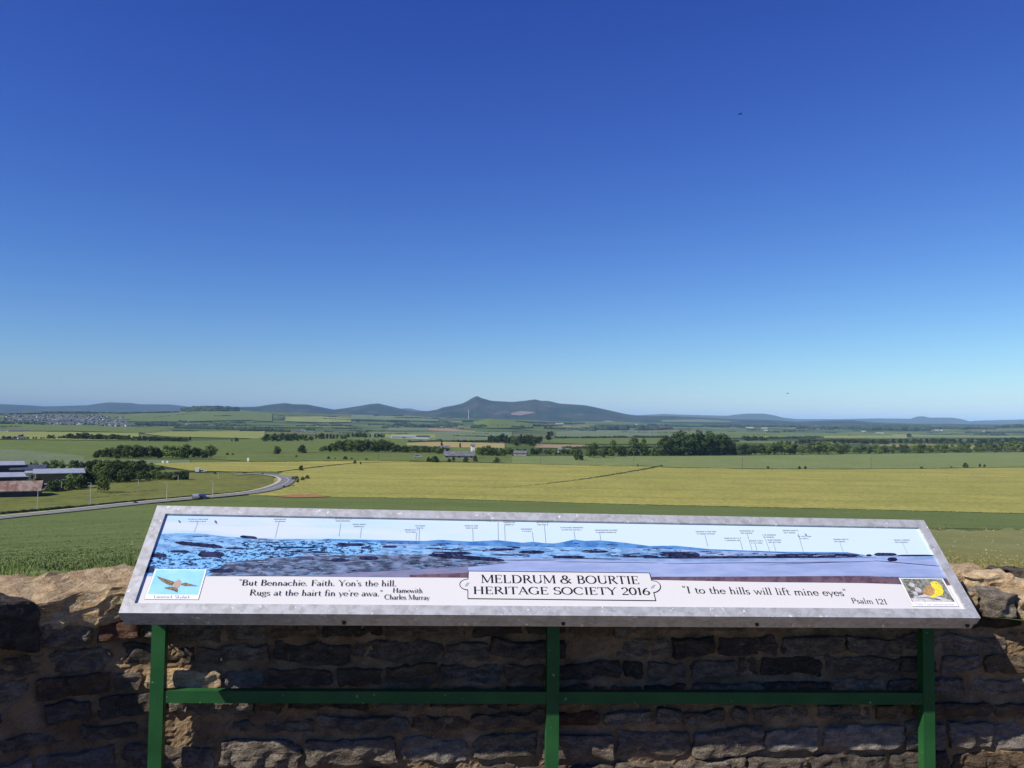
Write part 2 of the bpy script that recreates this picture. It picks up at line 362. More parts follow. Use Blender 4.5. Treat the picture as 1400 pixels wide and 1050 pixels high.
field(W(505, 591, 600, 590.5, 700, 591.5), W(505, 600, 600, 603, 700, 603), 'dull')
field(W(525, 594.5, 545, 594.3, 595, 594.5), W(525, 598.5, 545, 600.5, 595, 600), 'pale')
field(W(732, 608.5, 800, 608.7), W(732, 612.8, 800, 613.8), 'brown')
field(W(742, 601, 800, 599.5, 920, 599.5), W(742, 606, 800, 608, 920, 608), 'pasture')
field(W(900, 589, 1050, 588, 1200, 588.3, 1400, 587, 1850, 582), W(900, 599, 1050, 600, 1200, 600.5, 1400, 600, 1850, 596), 'pasture')
field(W(1040, 597, 1240, 596.5), W(1040, 600, 1240, 600.5), 'pale')
field(W(1220, 593.5, 1400, 592, 1700, 589), W(1220, 597.5, 1400, 598.5, 1700, 595), 'pale')
field(W(760, 588.5, 860, 589, 900, 590), W(760, 598, 860, 598.5, 900, 598), 'dull')
# fields on the foothills
field(W(447, 582.5, 470, 581, 502, 582.2), W(447, 584.5, 470, 585.5, 502, 585), 'tan')
field(W(585, 584.5, 610, 583.3, 650, 586.5), W(585, 589.5, 610, 590.5, 650, 591.5), 'brown')
field(W(530, 582.5, 585, 584), W(530, 590, 585, 590), 'dull')
field(W(150, 570, 245, 565, 300, 561.5, 345, 564), W(150, 577, 245, 577.5, 300, 576, 345, 575), 'pasture', FOOT)
field(W(345, 564.5, 372, 566.5), W(345, 576, 392, 578), 'pasture', FOOT, xr=(345, 372))
field(W(390, 571, 440, 570.5, 480, 573), W(390, 577, 440, 578.5, 480, 578), 'pale', FOOT)
field(W(480, 568, 560, 569.5, 600, 572), W(480, 574, 560, 576, 600, 577), 'dull', FOOT)
field(W(350, 579.5, 400, 579.5, 440, 580.5), W(350, 584.5, 400, 585.5, 440, 585.5), 'pasture')
field(W(648, 579, 668, 573, 700, 576.5, 728, 580), W(648, 585, 668, 586, 700, 586, 728, 585), 'pasture', KNOLL)
field(W(905, 575.5, 960, 574.5, 1000, 577), W(905, 578, 960, 578.4, 1000, 578.6), 'pasture', BEN)
# felled forest on the big hill
field(W(699, 566.2, 712, 563, 732, 564.7), W(699, 568.5, 712, 569.3, 732, 565.3), 'clearfell', BEN, name='felled_forest')
field(W(824, 577.2, 833, 576, 842, 578.5), W(824, 577.8, 833, 579.6, 842, 579.6), 'pale', BEN)
# red poppies and bare soil at the edge of the barley
MAT['poppy'] = field_mat('poppy_soil', (0.30, 0.10, 0.06), (0.22, 0.17, 0.07), (0.05, 0.3), 0, 0.6, (0.2, 0.2, 0.07))
field(W(374, 679, 400, 676.8, 430, 677, 450, 679), W(374, 679.6, 400, 681.3, 430, 681, 450, 680), 'poppy', name='poppy_strip')
# rough verge behind the wall, widening to the right
field(W(-300, 801, 0, 790, 300, 786, 1000, 762, 1240, 723, 1400, 725, 1850, 731), W(-300, 845, 0, 830, 300, 825, 1400, 812, 1850, 812), 'verge', name='grass_verge', jit=6, step=4)

# ------------------------------------------------------------------ road
MAT['asphalt'] = plain('asphalt', (0.17, 0.17, 0.17), 0.9, 0, 0.15, 0.5, 'World')
MAT['kerb'] = plain('concrete_path', (0.42, 0.40, 0.34), 0.9, 0, 0.15, 0.3, 'World')
MAT['white_line'] = plain('white_paint', (0.7, 0.7, 0.68), 0.7)
def ribbon(name, pts, w0, w1, lift, mat):
    P = [plain_at(x, y)[0] for x, y in pts]
    Q = []
    for i in range(len(P) - 1):
        for k in range(6):
            t = k / 6; p0 = P[max(i - 1, 0)]; p1 = P[i]; p2 = P[i + 1]; p3 = P[min(i + 2, len(P) - 1)]
            Q.append(0.5 * ((2 * p1) + (-p0 + p2) * t + (2 * p0 - 5 * p1 + 4 * p2 - p3) * t * t + (-p0 + 3 * p1 - 3 * p2 + p3) * t ** 3))
    Q.append(P[-1]); vs = []
    for i, q in enumerate(Q):
        d = Q[min(i + 1, len(Q) - 1)] - Q[max(i - 1, 0)]; nn = np.array([-d[1], d[0], 0]); nn /= np.linalg.norm(nn)
        for w in (w0, (w0 + w1) / 2, w1):
            v = q + nn * w; dd = math.hypot(v[0], v[1]); v[2] = plain_z(dd) + lift + 0.0011 * dd; vs.append(v)
    fs = [(i * 3 + j, i * 3 + 3 + j, i * 3 + 4 + j, i * 3 + 1 + j) for i in range(len(Q) - 1) for j in range(2)]
    return tag(link(name, mesh(name, vs, fs), None, mat, True), kind='structure'), Q
RP = W(-420, 764, -200, 736, -80, 719.5, 0, 709.5, 100, 699.3, 200, 688.5, 300, 679.5, 350, 674, 376, 668, 391, 661.5, 394, 656.5, 386, 652.5, 368, 650, 345, 649.2, 320, 650)
ribbon('road', RP, -2.9, 3.1, 0.05, MAT['asphalt'])
ribbon('pavement', RP, 3.1, 4.6, 0.16, MAT['kerb'])
ribbon('road_line', RP, -0.08, 0.08, 0.10, MAT['white_line'])

# ------------------------------------------------------------------ trees
rng = np.random.default_rng(7); random.seed(11)
def crown_mesh(name, mat, h, w, base, clumps, per, leaf, conic=0.0, seed=0):
    """leaf clumps spread through the crown's volume; unit tree 1 m per metre"""
    rg = np.random.default_rng(seed); V = []; F = []
    for c in range(clumps):
        u = rg.uniform(0, 1); a = rg.uniform(0, 2 * math.pi)
        z = base + (h - base) * (0.1 + 0.8 * u)
        k = (1 - conic * u) * math.sqrt(max(0.05, 1 - (2 * u - 0.85) ** 2 * (1 - conic)))
        rr = w / 2 * k * math.sqrt(rg.uniform(0.1, 1)) * 0.78
        cr = w * rg.uniform(0.14, 0.22) * (1 - 0.45 * conic * u)
        c0 = np.array([math.cos(a) * rr, math.sin(a) * rr, z])
        n = per; d = rg.normal(size=(n, 3)); d /= np.linalg.norm(d, axis=1)[:, None]
        pos = c0 + d * cr * rg.uniform(0.55, 1.08, (n, 1)) * np.array([1, 1, 0.8])
        nr = d + rg.normal(size=(n, 3)) * 0.45; nr /= np.linalg.norm(nr, axis=1)[:, None]
        t = np.cross(nr, rg.normal(size=(n, 3))); t /= np.linalg.norm(t, axis=1)[:, None]; b = np.cross(nr, t)
        s = leaf * rg.uniform(0.6, 1.3, (n, 1)); k0 = len(V)
        q = np.stack([pos + t * s, pos + b * s * .8, pos - t * s, pos - b * s * .8], 1).reshape(-1, 3)
        V.extend(q.tolist()); F.extend([(k0 + 4 * i, k0 + 4 * i + 1, k0 + 4 * i + 2, k0 + 4 * i + 3) for i in range(n)])
    me = mesh(name, V, F); me.materials.append(mat); return me
def trunk_mesh(h, base, r, seed):
    rg = random.Random(seed); mb = MB()
    mb.tube((0, 0, -0.6), (0, 0, base), r, r * 0.75, 7); mb.tube((0, 0, base), (rg.uniform(-.2, .2), rg.uniform(-.2, .2), h * 0.8), r * .75, r * .2, 6)
    for i in range(5):
        a = rg.uniform(0, 6.28); z = base + (h - base) * rg.uniform(0, .5); l = h * .25
        mb.tube((0, 0, z), (math.cos(a) * l, math.sin(a) * l, z + l * .7), r * .35, r * .08, 5)
    me = mesh('trunk', mb.v, mb.f); me.materials.append(MAT['bark']); return me
TREES = {}
for i in range(4):
    TREES['broad%d' % i] = (crown_mesh('crown', MAT['leaf'], 10, 9.5 + i * .8, 0.9, 26, 46, 0.42, 0.05, i), trunk_mesh(10, 2, .28, i))
    TREES['dark%d' % i] = (crown_mesh('crown', MAT['leaf_dark'], 10, 8.5 + i * .8, 0.7, 26, 46, 0.42, 0.1, 20 + i), trunk_mesh(10, 2, .28, 20 + i))
    TREES['light%d' % i] = (crown_mesh('crown', MAT['leaf_light'], 10, 8 + i * .8, 0.9, 22, 42, 0.42, 0.1, 40 + i), trunk_mesh(10, 2, .28, 40 + i))
    TREES['conifer%d' % i] = (crown_mesh('crown', MAT['needle'], 10, 5.0 + i * .4, 0.9, 26, 40, 0.36, 0.75, 60 + i), trunk_mesh(10, 1.2, .2, 60 + i))
    TREES['bush%d' % i] = (crown_mesh('crown', MAT['leaf_dark'], 10, 15 + i, -1.5, 20, 46, 0.75, 0.0, 80 + i), trunk_mesh(10, 2, .3, 80 + i))
    TREES['gorse%d' % i] = (crown_mesh('crown', MAT['leaf'], 10, 15 + i, -1.5, 20, 46, 0.75, 0.0, 90 + i), trunk_mesh(10, 2, .3, 90 + i))
_ti = [0]
def tree(kind, x, y, hpx, label, group=None, cat='tree', wide=1.0, name=None, surf=None):
    _ti[0] += 1; i = _ti[0]
    P, d = (surf.at(x, y) if surf else plain_at(x, y)); P = P.copy(); 
    dep = float(np.dot(P - CAMP, fw)); h = hpx / FPX * dep
    cm, tm = TREES[kind + str(i % 4)]
    s = h / 10
    root = empty(name or ('bush' if kind in ('bush', 'gorse') else 'conifer' if kind == 'conifer' else 'tree'), P, random.uniform(0, 6.28))
    root.scale = (s * wide, s * wide, s)
    tag(root, label, cat, group)
    for nm, me in (('crown', cm), ('trunk', tm)):
        o = bpy.data.objects.new(nm, me); COL.objects.link(o); o.parent = root
    return root

ORD = ['first', 'second', 'third', 'fourth', 'fifth', 'sixth', 'seventh', 'eighth', 'ninth', 'tenth', 'eleventh', 'twelfth']
def belt(kinds, xs, ytop, ybase, n, label, group, jit=1.0, rows=1, wide=1.0, cat='tree', surf=None):
    """a wood: n trees along xs, tops following ytop(x), bases ybase(x)"""
    x0, x1 = xs
    for i in range(n):
        x = x0 + (x1 - x0) * (i + 0.5 + random.uniform(-.35, .35)) / n
        yb = interp_line(ybase, x) - (i % rows) * 1.3; yt = interp_line(ytop, x)
        h = (interp_line(ybase, x) - yt) * random.uniform(0.84, 1.06)
        if n <= 12: place = ORD[i] + ' from the left'
        else: place = ['at the left end', 'left of the middle', 'in the middle', 'right of the middle', 'at the right end'][min(4, int(i * 5 / n))]
        tree(random.choice(kinds), x, yb, max(2, h), label + ', ' + place, group, cat, wide * random.uniform(.85, 1.2), surf=surf)

# the big dark wood and the belt running to the right edge
belt(['dark'], (905, 1004), W(890, 606, 905, 600, 925, 593, 960, 590.5, 990, 593, 1003, 603, 1012, 608), W(890, 623, 1012, 622), 21, 'dark broadleaf tree in the tall domed wood', 'trees of the tall domed wood', rows=2)
belt(['broad', 'dark'], (1008, 1090), W(1008, 606, 1030, 605, 1050, 606, 1060, 603, 1072, 604, 1092, 606), W(1008, 622.5, 1092, 621.5), 12, 'dark green tree just right of the tall domed wood', 'trees right of the tall domed wood')
belt(['broad', 'broad', 'dark', 'light'], (1095, 1400), W(1095, 608, 1110, 606, 1132, 600, 1150, 609, 1250, 607, 1255, 604, 1270, 608, 1300, 604, 1330, 607, 1380, 603, 1400, 601), W(1095, 622, 1200, 621, 1300, 619.8, 1400, 618.5), 35, 'mid green tree in the long hedgerow belt', 'trees of the long hedgerow belt', rows=2, wide=1.15)
tree('bush', 790, 629.5, 16, 'round dark bush standing forward of the ragged row of trees', cat='bush', wide=.62)
tree('broad', 811, 625.5, 21, 'leftmost tree of the ragged row left of the tall domed wood, tall round crown', wide=.85)
tree('light', 806, 626, 18, 'slim pale tree tucked against the leftmost tree of the ragged row', wide=.6)
tree('dark', 826, 626, 16, 'low dark tree between two taller ones in the ragged row', wide=1)
tree('broad', 838, 624.5, 23, 'tall bright green tree second in the ragged row with a pointed top', wide=.75)
tree('dark', 849, 624, 14, 'short dark tree right of the tall pointed one in the ragged row', wide=1.1)
tree('light', 867, 623, 25, 'tall light green tree in the ragged row, nearest its middle', wide=.85)
tree('broad', 880, 623, 24, 'broad tree overlapping the tall light green one on its right', wide=.8)
tree('gorse', 895, 623.5, 14, 'low green shrub filling the gap before the tall domed wood', cat='shrub', wide=.6)
belt(['broad', 'dark'], (770, 785), W(770, 614, 785, 613), W(770, 621, 785, 621), 3, 'small tree behind the round dark bush', 'small trees behind the round bush')
belt(['bush', 'gorse'], (802, 900), W(800, 615, 900, 614), W(800, 624, 900, 622.5), 12, 'low hedge shrub under the ragged row of trees', 'shrubs under the ragged row', wide=.75, cat='shrub')
belt(['bush'], (905, 1008), W(905, 613, 1008, 613), W(905, 623, 1008, 622), 9, 'low dark shrub at the foot of the tall domed wood', 'shrubs at the foot of the domed wood', wide=.9, cat='shrub')
# second belt behind, right
belt(['dark', 'conifer'], (1090, 1400), W(1090, 599, 1120, 601, 1200, 600, 1260, 598.5, 1330, 599, 1400, 598), W(1090, 607.5, 1400, 606.5), 34, 'dark tree in the wood behind the long hedgerow belt', 'trees of the farther wood on the right', wide=2.3)
belt(['dark'], (1056, 1090), W(1056, 604, 1090, 601), W(1056, 608, 1090, 608), 6, 'dark tree in the wood behind the long hedgerow belt', 'trees of the farther wood on the right')
belt(['conifer', 'dark'], (1016, 1050), W(1016, 596, 1050, 596), W(1016, 603, 1050, 603), 10, 'dark conifer in the small plantation behind the domed wood', 'conifers behind the domed wood', wide=1.2)
belt(['dark'], (1070, 1112), W(1070, 587, 1112, 588), W(1070, 592, 1112, 592), 9, 'dark tree of the small square copse', 'trees of the small square copse', wide=1.3)
tree('dark', 1243, 598.5, 6.5, 'lone round tree in the far pasture on the right', wide=1.3)
# left woods
belt(['dark', 'dark', 'conifer'], (93, 255), W(93, 593, 110, 591.5, 130, 592.5, 180, 595, 255, 598), W(93, 600.5, 180, 602.5, 255, 604.5), 34, 'dark tree in the long even plantation above the left pasture', 'trees of the long even plantation', wide=1.9)
belt(['dark', 'broad'], (127, 290), W(127, 616, 140, 613, 158, 613, 165, 608, 185, 607.5, 200, 611, 222, 611, 228, 607, 240, 611, 262, 609, 275, 614, 290, 610.5), W(127, 626.5, 160, 627.5, 290, 627), 22, 'dark full tree in the isolated wood of the left pasture', 'trees of the isolated left wood', wide=1.1, rows=2)
tree('dark', 260, 603, 6, 'small lone tree just past the end of the long plantation', wide=.8)
tree('dark', 323, 604, 6, 'small rounded tree alone at the right edge of the pale field', wide=1.1)
tree('dark', 317, 604, 4, 'tiny tree beside the small rounded one at the edge of the pale field', wide=.7)
tree('bush', 311, 622.5, 3.5, 'left of two low bushes right of the isolated left wood', cat='bush', wide=.8)
tree('bush', 318, 622.5, 3, 'right of two low bushes right of the isolated left wood', cat='bush', wide=.8)
belt(['dark'], (0, 76), W(0, 596, 22, 596, 30, 592, 38, 597, 60, 597, 72, 593, 76, 594), W(0, 601, 76, 600.5), 13, 'dark tree in the broken row above the left pasture', 'trees of the broken row top left', wide=1.1)
belt(['dark'], (78, 92), W(78, 596, 92, 595), W(78, 600, 92, 600), 4, 'small tree joining broken row and long plantation', 'small linking trees')
# mass of trees round the industrial sheds
belt(['broad', 'dark', 'light'], (-10, 128), W(-10, 630, 20, 631, 60, 629, 85, 627, 128, 629), W(-10, 641, 60, 641, 128, 643), 15, 'mid green tree in the row behind the industrial sheds', 'trees behind the sheds', wide=1.0)
belt(['broad', 'dark'], (118, 222), W(118, 631, 135, 629, 160, 630, 190, 631, 222, 638), W(118, 649, 160, 650, 222, 645), 20, 'tree on the far side of the thicket beside the sheds', 'trees of the thicket, far side', rows=3, wide=1.1)
belt(['broad', 'dark', 'gorse'], (92, 228), W(92, 647, 120, 643, 160, 641, 200, 643, 228, 645), W(92, 660, 120, 661, 170, 660, 228, 656), 20, 'bushy tree on the near side of the thicket', 'trees of the thicket, near side', rows=2, wide=.8)
belt(['bush'], (230, 258), W(230, 645, 240, 643, 252, 643.5, 258, 648), W(230, 657, 258, 656), 4, 'dark bush at the right tip of the thicket', 'bushes at the tip of the thicket', cat='bush', wide=.7)
tree('broad', 142, 674, 24, 'single round tree standing on the meadow in front of the thicket', wide=.85)
tree('dark', 52, 672, 20, 'dark tree between the cream building and the rusty roofed shed', wide=1.0)
tree('dark', 70, 673, 17, 'dark leafy tree nearest the parked vehicles by the sheds', wide=1.1)
tree('broad', 78, 671, 16, 'leafy tree right of the dark one by the parked vehicles', wide=1)
tree('gorse', 94, 670, 20, 'light bush in front of the long grey shed', cat='bush', wide=.8)
tree('gorse', 112, 668, 20, 'second light bush in front of the long grey shed, further right', cat='bush', wide=.7)
tree('bush', 20, 664, 8, 'low hedge bush under the pale shed roofs', cat='bush', wide=1)
tree('bush', 34, 664, 8, 'low hedge bush beneath the cream building', cat='bush', wide=1)
# centre woods
belt(['dark'], (359, 429), W(359, 596, 370, 593, 385, 592.5, 410, 593.5, 429, 597), W(359, 604.3, 429, 603), 15, 'dark tree of the flat topped wood left of centre', 'trees of the flat topped wood', wide=1.1, rows=2)
belt(['dark', 'conifer'], (431, 474), W(431, 592, 440, 591, 474, 595), W(431, 601, 474, 601), 9, 'dark tree in the thin wood right of the flat topped one', 'trees of the thinner wood', wide=1.1)
belt(['dark', 'conifer'], (474, 528), W(474, 592, 490, 590.5, 510, 591.5, 528, 593), W(474, 598.5, 528, 599), 11, 'dark tree of the plantation beside the white farm sheds', 'trees of the far plantation', wide=1.15)
belt(['dark', 'broad'], (436, 545), W(436, 611, 448, 609, 456, 605, 468, 602, 490, 600.5, 520, 602, 545, 608), W(436, 618, 545, 619), 20, 'dark tree of the rounded wood in the middle distance', 'trees of the rounded wood', wide=1.1, rows=2)
belt(['dark', 'broad'], (545, 606), W(545, 610, 560, 608, 606, 612), W(545, 619, 606, 619.5), 15, 'dark tree in the low wood left of the farmhouse', 'trees of the lower wood', wide=1.1)
belt(['dark', 'conifer'], (667, 702), W(667, 597, 676, 594, 690, 595, 702, 597), W(667, 606, 702, 608), 10, 'dark tree in the wood above and right of the farmhouse', 'trees above the farmhouse', wide=1.1, rows=2)
belt(['dark', 'conifer'], (702, 742), W(702, 597, 712, 595, 735, 596, 742, 598), W(702, 610, 730, 610.5, 742, 604), 12, 'dark tree in the wood above the brown field', 'trees above the brown field', wide=1.0, rows=2)
tree('conifer', 750, 604.5, 15, 'dark pointed conifer right of the wood above the brown field', wide=1.2, cat='conifer')
tree('broad', 754, 597, 8, 'grey green tree behind the pointed conifer', wide=1)
belt(['broad', 'dark'], (652, 690), W(652, 612, 665, 609, 690, 612), W(652, 623, 690, 624), 9, 'dark tree close right of the farmhouse', 'trees right of the farmhouse', wide=1)
belt(['broad', 'dark'], (690, 782), W(690, 612, 740, 612, 782, 613), W(690, 622, 782, 622.5), 14, 'tree in the low row between farmhouse and round dark bush', 'trees of the low row', wide=1.0)
belt(['broad', 'dark'], (596, 612), W(596, 612, 612, 611), W(596, 621, 612, 621.5), 4, 'tree on the left side of the farmhouse', 'trees left of the farmhouse', wide=.9)
tree('conifer', 604, 612, 10, 'pointed tree behind the farmhouse, left', wide=1, cat='conifer')
tree('conifer', 629, 613, 8, 'pointed tree behind the middle of the farmhouse roof', wide=1, cat='conifer')
for x, y, h, w, lb in ((378, 621, 10.5, .75, 'leftmost round bush in the pasture below the flat topped wood'), (413, 620, 11, .78, 'round bush below the right end of the flat topped wood'), (405, 625.5, 3.5, .7, 'very small bush below the two round pasture bushes'),
        (449, 628, 4, .7, 'small bush left of the hedge row at the top of the barley'), (458, 628, 2.5, .7, 'tiny bush beside the small one left of the hedge row'), (472, 628.5, 4.5, .9, 'left bush of the short hedge row above the barley'), (481, 628.5, 3, .9, 'middle bush of the short hedge row above the barley'), (501, 629, 3, 1, 'right bush of the short hedge row above the barley'),
        (412, 643.5, 7, .75, 'dark bush on the hedge line beside the bend in the road'), (485, 634.5, 5.5, .5, 'larger of two small bushes on the hedge line corner'), (493, 635, 3.5, .6, 'smaller of two small bushes on the hedge line corner'),
        (594, 632.5, 9, .85, 'grey green bush at the far edge of the barley, left of the farm entrance'), (586, 632, 7, .6, 'smaller bush left of the grey green one at the far edge of the barley'), (614, 632, 5, .8, 'low bush in front of the farmhouse'), (620, 631, 6, .6, 'taller slim bush in front of the farmhouse'),
        (637, 632, 8, .7, 'round bush in front of the farmhouse gable'), (650, 631.5, 9, .5, 'upright bush right of the farmhouse gable'), (679, 632.5, 7, .85, 'grey green bush right of the farm at the barley edge'),
        (1050, 641, 3.5, .8, 'small bush on the far boundary below the long belt, leftmost'), (1093, 641.8, 4.5, .62, 'left of the pair of round bushes on the far boundary'), (1101, 641.8, 4.5, .6, 'right of the pair of round bushes on the far boundary'), (1260, 641.3, 3.2, 1, 'low flat bush on the far boundary'), (1301, 640.5, 3, .8, 'tiny bush on the far boundary left of the largest one'),
        (1320, 639.7, 7, .65, 'largest round bush on the far boundary'), (1340, 639, 5, .5, 'left of the last two bushes on the far boundary'), (1346, 639, 4, .6, 'last bush on the far boundary at the right'), (872, 638, 3.5, .4, 'tiny upright bush at the near edge of the grey green field'),
        (407, 660, 5, .6, 'lower hedge bush on the outside of the road bend'), (414, 657, 5, .8, 'middle hedge bush on the outside of the road bend'), (420, 655, 5, .8, 'upper hedge bush on the outside of the road bend'), (388, 667, 3.5, .9, 'low bush at the inside foot of the road bend'), (359, 649.5, 3, .9, 'bush where the road leaves behind the meadow'),
        (185, 689, 3.5, 1.4, 'low dark clump of scrub beside the road near the sign board'), (294, 648.5, 3.5, .8, 'small bush near the white vans'), (335, 648.5, 3.5, 1.3, 'dark low bush beside the far bend')):
    tree('bush' if h > 3 else 'gorse', x, y, h, lb, cat='bush', wide=w)

# foliage mass that reads as one: far woods, hedges, hedge banks
def blob_template(seed):
    bm = bmesh.new(); bmesh.ops.create_icosphere(bm, subdivisions=2, radius=1)
    for v in bm.verts:
        k = 1 + 0.28 * mnoise.noise(v.co * 1.8 + Vector((seed * 7, 0, 0))); v.co *= k
    V = np.array([v.co[:] for v in bm.verts]); F = [[v.index for v in f.verts] for f in bm.faces]; bm.free(); return V, F
BT = [blob_template(i) for i in range(4)]
class Blobs:
    def __init__(s): s.V = []; s.F = []; s.n = 0
    def add(s, P, rx, rz):
        V, F = BT[random.randrange(4)]; a = random.uniform(0, 6.28); c, s_ = math.cos(a), math.sin(a)
        q = V @ np.array([[c, s_, 0], [-s_, c, 0], [0, 0, 1]]); q = q * np.array([rx, rx, rz]) + np.array([P[0], P[1], P[2] + rz * .75])
        s.V.append(q); s.F += [tuple(i + s.n for i in f) for f in F]; s.n += len(V)
    def build(s, name, mat):
        me = mesh(name, np.concatenate(s.V), s.F); return tag(link(name, me, None, mat), kind='stuff')
def land_at(x, y):
    p = y - hor(x)
    if 600 < x < 790 and 574 < y < 587: 
        P, d = KNOLL.at(x, y)
        if d < KNOLL.d1 - 30: return P, d
    if p > 10.3: return plain_at(x, y)
    return FOOT.at(x, y)
fb = Blobs()
def row(x0, y0, x1, y1, h, dens=1.0, surf=None, gap=0.0):
    n = max(2, int(abs(x1 - x0) / (h * 0.55) * dens) + 1)
    for i in range(n):
        if random.random() < gap: continue
        x = x0 + (x1 - x0) * (i + random.uniform(-.4, .4)) / n; y = y0 + (y1 - y0) * (i / n)
        P, d = surf.at(x, y) if surf else land_at(x, y)
        r_ = h * random.uniform(.55, 1.15) / FPX * d / 2; fb.add(P, r_ * random.uniform(1, 1.7), r_)
# woods on the foothills and the far plain (x0,y0,x1,y1,tree height in photo px)
for a in ((249, 562, 324, 561.5, 5, 4), (256, 563.2, 326, 563, 4, 4), (262, 560, 315, 560, 5, 4), (270, 559.3, 308, 559.2, 4.5, 4), (58, 565, 130, 565, 2.5, 2), (130, 565, 185, 565.5, 2, 2), (180, 565, 245, 564, 2, 2), (0, 567, 60, 566, 2, 2), (210, 572, 262, 566.5, 1.8, 1.4), (262, 566.5, 280, 563, 1.6, 1.2),
          (0, 579.5, 60, 580.5, 3.5, 1.6), (20, 577, 110, 579, 3, .9), (110, 580, 130, 583, 3.5, 1.6), (187, 581, 240, 583, 4.5, 2), (240, 585.5, 345, 588.5, 4.5, 2.2), (190, 578.5, 240, 581, 3, 1.6), (245, 583, 300, 586, 3.5, 1.8), (330, 589, 372, 590, 5, 2.2), (345, 586, 372, 589, 4, 2), (245, 577, 260, 579, 3, 1.5), (260, 579, 275, 581, 2, 1), (292, 570, 316, 569.5, 2.2, 1.6), (318, 578, 336, 578.5, 2, 1.4),
          (440, 573.5, 500, 576, 2.2, 1.2), (500, 576, 560, 578, 2.5, 1), (512, 569.5, 550, 569.5, 3, 2), (540, 572, 600, 574, 3, 1.6), (456, 586.5, 495, 587, 2, 1), (376, 590, 396, 590.5, 3.5, 1.5), (418, 587.5, 430, 588.5, 3.5, 1.5), (524, 585, 545, 586, 3.5, 2), (540, 581.5, 562, 582.5, 4.5, 2.5), (555, 583.5, 600, 583.8, 4, 2), (596, 582, 625, 583.5, 3.5, 2.4), (610, 579, 632, 582, 3, 2), (634, 577, 646, 576.5, 3, 1.8), (646, 584.5, 666, 584.5, 4.5, 2.5), (677, 588.8, 700, 588.5, 5, 2.5), (700, 585, 716, 585, 3.5, 2), (700, 590, 716, 590.5, 3, 2), (732, 590, 748, 590.3, 4, 2),
          (705, 578, 800, 580, 2.5, 1.4), (730, 582, 770, 583, 2.5, 1), (795, 590, 812, 590.5, 4.5, 2.4), (800, 588.5, 856, 589, 7, 1.8), (815, 584, 900, 585, 4, 2.2), (870, 589, 920, 587, 4.5, 2.2), (885, 582.5, 940, 583.5, 3.5, 2), (795, 600, 857, 599, 3.8, 2), (865, 599, 925, 599.5, 4, 2), (745, 586, 800, 588, 2.5, 1), (850, 592, 930, 592.5, 2, .8),
          (930, 583.8, 1050, 584.5, 2.6, 1.6), (960, 582, 1050, 582.5, 2, 1.4), (1050, 583.5, 1110, 584, 2.8, 2), (1050, 592, 1065, 592, 3.5, 2), (1090, 586, 1180, 587, 4, 2.4), (1150, 585, 1180, 585, 4, 2), (1180, 588, 1270, 589, 5.5, 3), (1180, 585.5, 1270, 586, 4.5, 3), (1210, 583.5, 1262, 584, 3.5, 3), (1270, 586.5, 1360, 587, 3.8, 2.4), (1360, 585, 1440, 584, 4.5, 2.6), (1320, 592.5, 1400, 592.5, 2, 1.4), (1050, 600, 1125, 599.5, 3.5, 2), (1095, 603, 1200, 604, 3, 2),
          (560, 605, 690, 604, 3.5, 1.2), (560, 613, 610, 613.5, 4, 1.6), (598, 604.5, 603, 604.5, 5, 2), (620, 597, 670, 598, 3, .8), (470, 606, 490, 605, 3, 1), (930, 604, 1010, 604, 4, 1.5), (770, 613.5, 900, 612.5, 4, 1.2), (760, 599, 790, 600, 3.5, 1)):
    row(*a[:5], dens=a[5])
for _ in range(110):
    x = random.uniform(-150, 1550); y = hor(x) + random.choice([random.uniform(4, 11), random.uniform(8, 19)])
    L = random.uniform(10, 60); row(x, y, x + L, y + random.uniform(-.8, .8), random.uniform(1.0, 2.2), .7, gap=.3)
for _ in range(60):
    x = random.uniform(180, 640); y = random.uniform(568, 582); L = random.uniform(8, 40); row(x, y, x + L, y + random.uniform(-1.5, 1.5), random.uniform(.8, 1.5), .7, gap=.3)
tag(fb.build('far_woodland', MAT['far_leaf']), 'dark far off woods, copses and hedgerows scattered over the plain and foothills', 'woodland')

# hedges and rough banks nearer by
fb = Blobs()
for a in ((0, 703.8, 100, 694.8, 4.0, 2.2), (100, 694.8, 200, 684.6, 3.0, 2.2), (200, 684.6, 300, 676, 2.2, 2.2), (300, 676, 350, 670.5, 1.6, 2.2), (120, 682, 175, 677, 1.2, 1.2), (150, 676, 215, 671, 1.3, 1.3), (380, 645.8, 485, 633.5, 1.3, 2), (560, 631, 700, 634.3, .8, 1.5), (700, 634.3, 925, 640.3, 1.0, 1.8), (925, 640.3, 1150, 642.3, 1.0, 1.6), (1150, 642.3, 1400, 639.3, 1.0, 1.6),
          (360, 679, 560, 681.3, .9, 1.6), (560, 681.3, 840, 689.8, 1.2, 1.6), (840, 689.8, 1200, 697.8, 1.3, 1.4), (1200, 697.8, 1400, 703, 1.3, 1.2), (260, 647, 345, 647, 1.2, 1), (30, 674, 100, 671.5, 2.5, 1), (60, 683, 120, 680, 1.0, .8), (330, 646.5, 370, 650, 1.2, 1.4), (385, 668, 402, 664, 1.5, 2), (395, 631, 470, 630, .6, 1)):
    row(*a[:5], dens=a[5])
# the grassy bank crossing the barley
bkb = Blobs()
for i in range(330):
    t = i / 330; x = 620 + 285 * t; y = 669.5 - 1.5 * t - 30.5 * t ** 1.8 + 0.0
    P, d = plain_at(x, y + random.uniform(-.5, .5) * t); h = (0.7 + 1.7 * max(0, t - .1)) * random.uniform(.4, 1.1) / FPX * d / 2; bkb.add(P, h * 2.6, h)
tag(bkb.build('grass_bank', plain('bank_grass', (0.055, 0.065, 0.024), .95, 0, .35, .05, 'World')), 'long low grassy bank crossing the barley field towards its far edge', 'bank')
tag(fb.build('hedgerow', MAT['far_leaf']), 'low dark hedges and rough banks along the road and field edges', 'hedges')

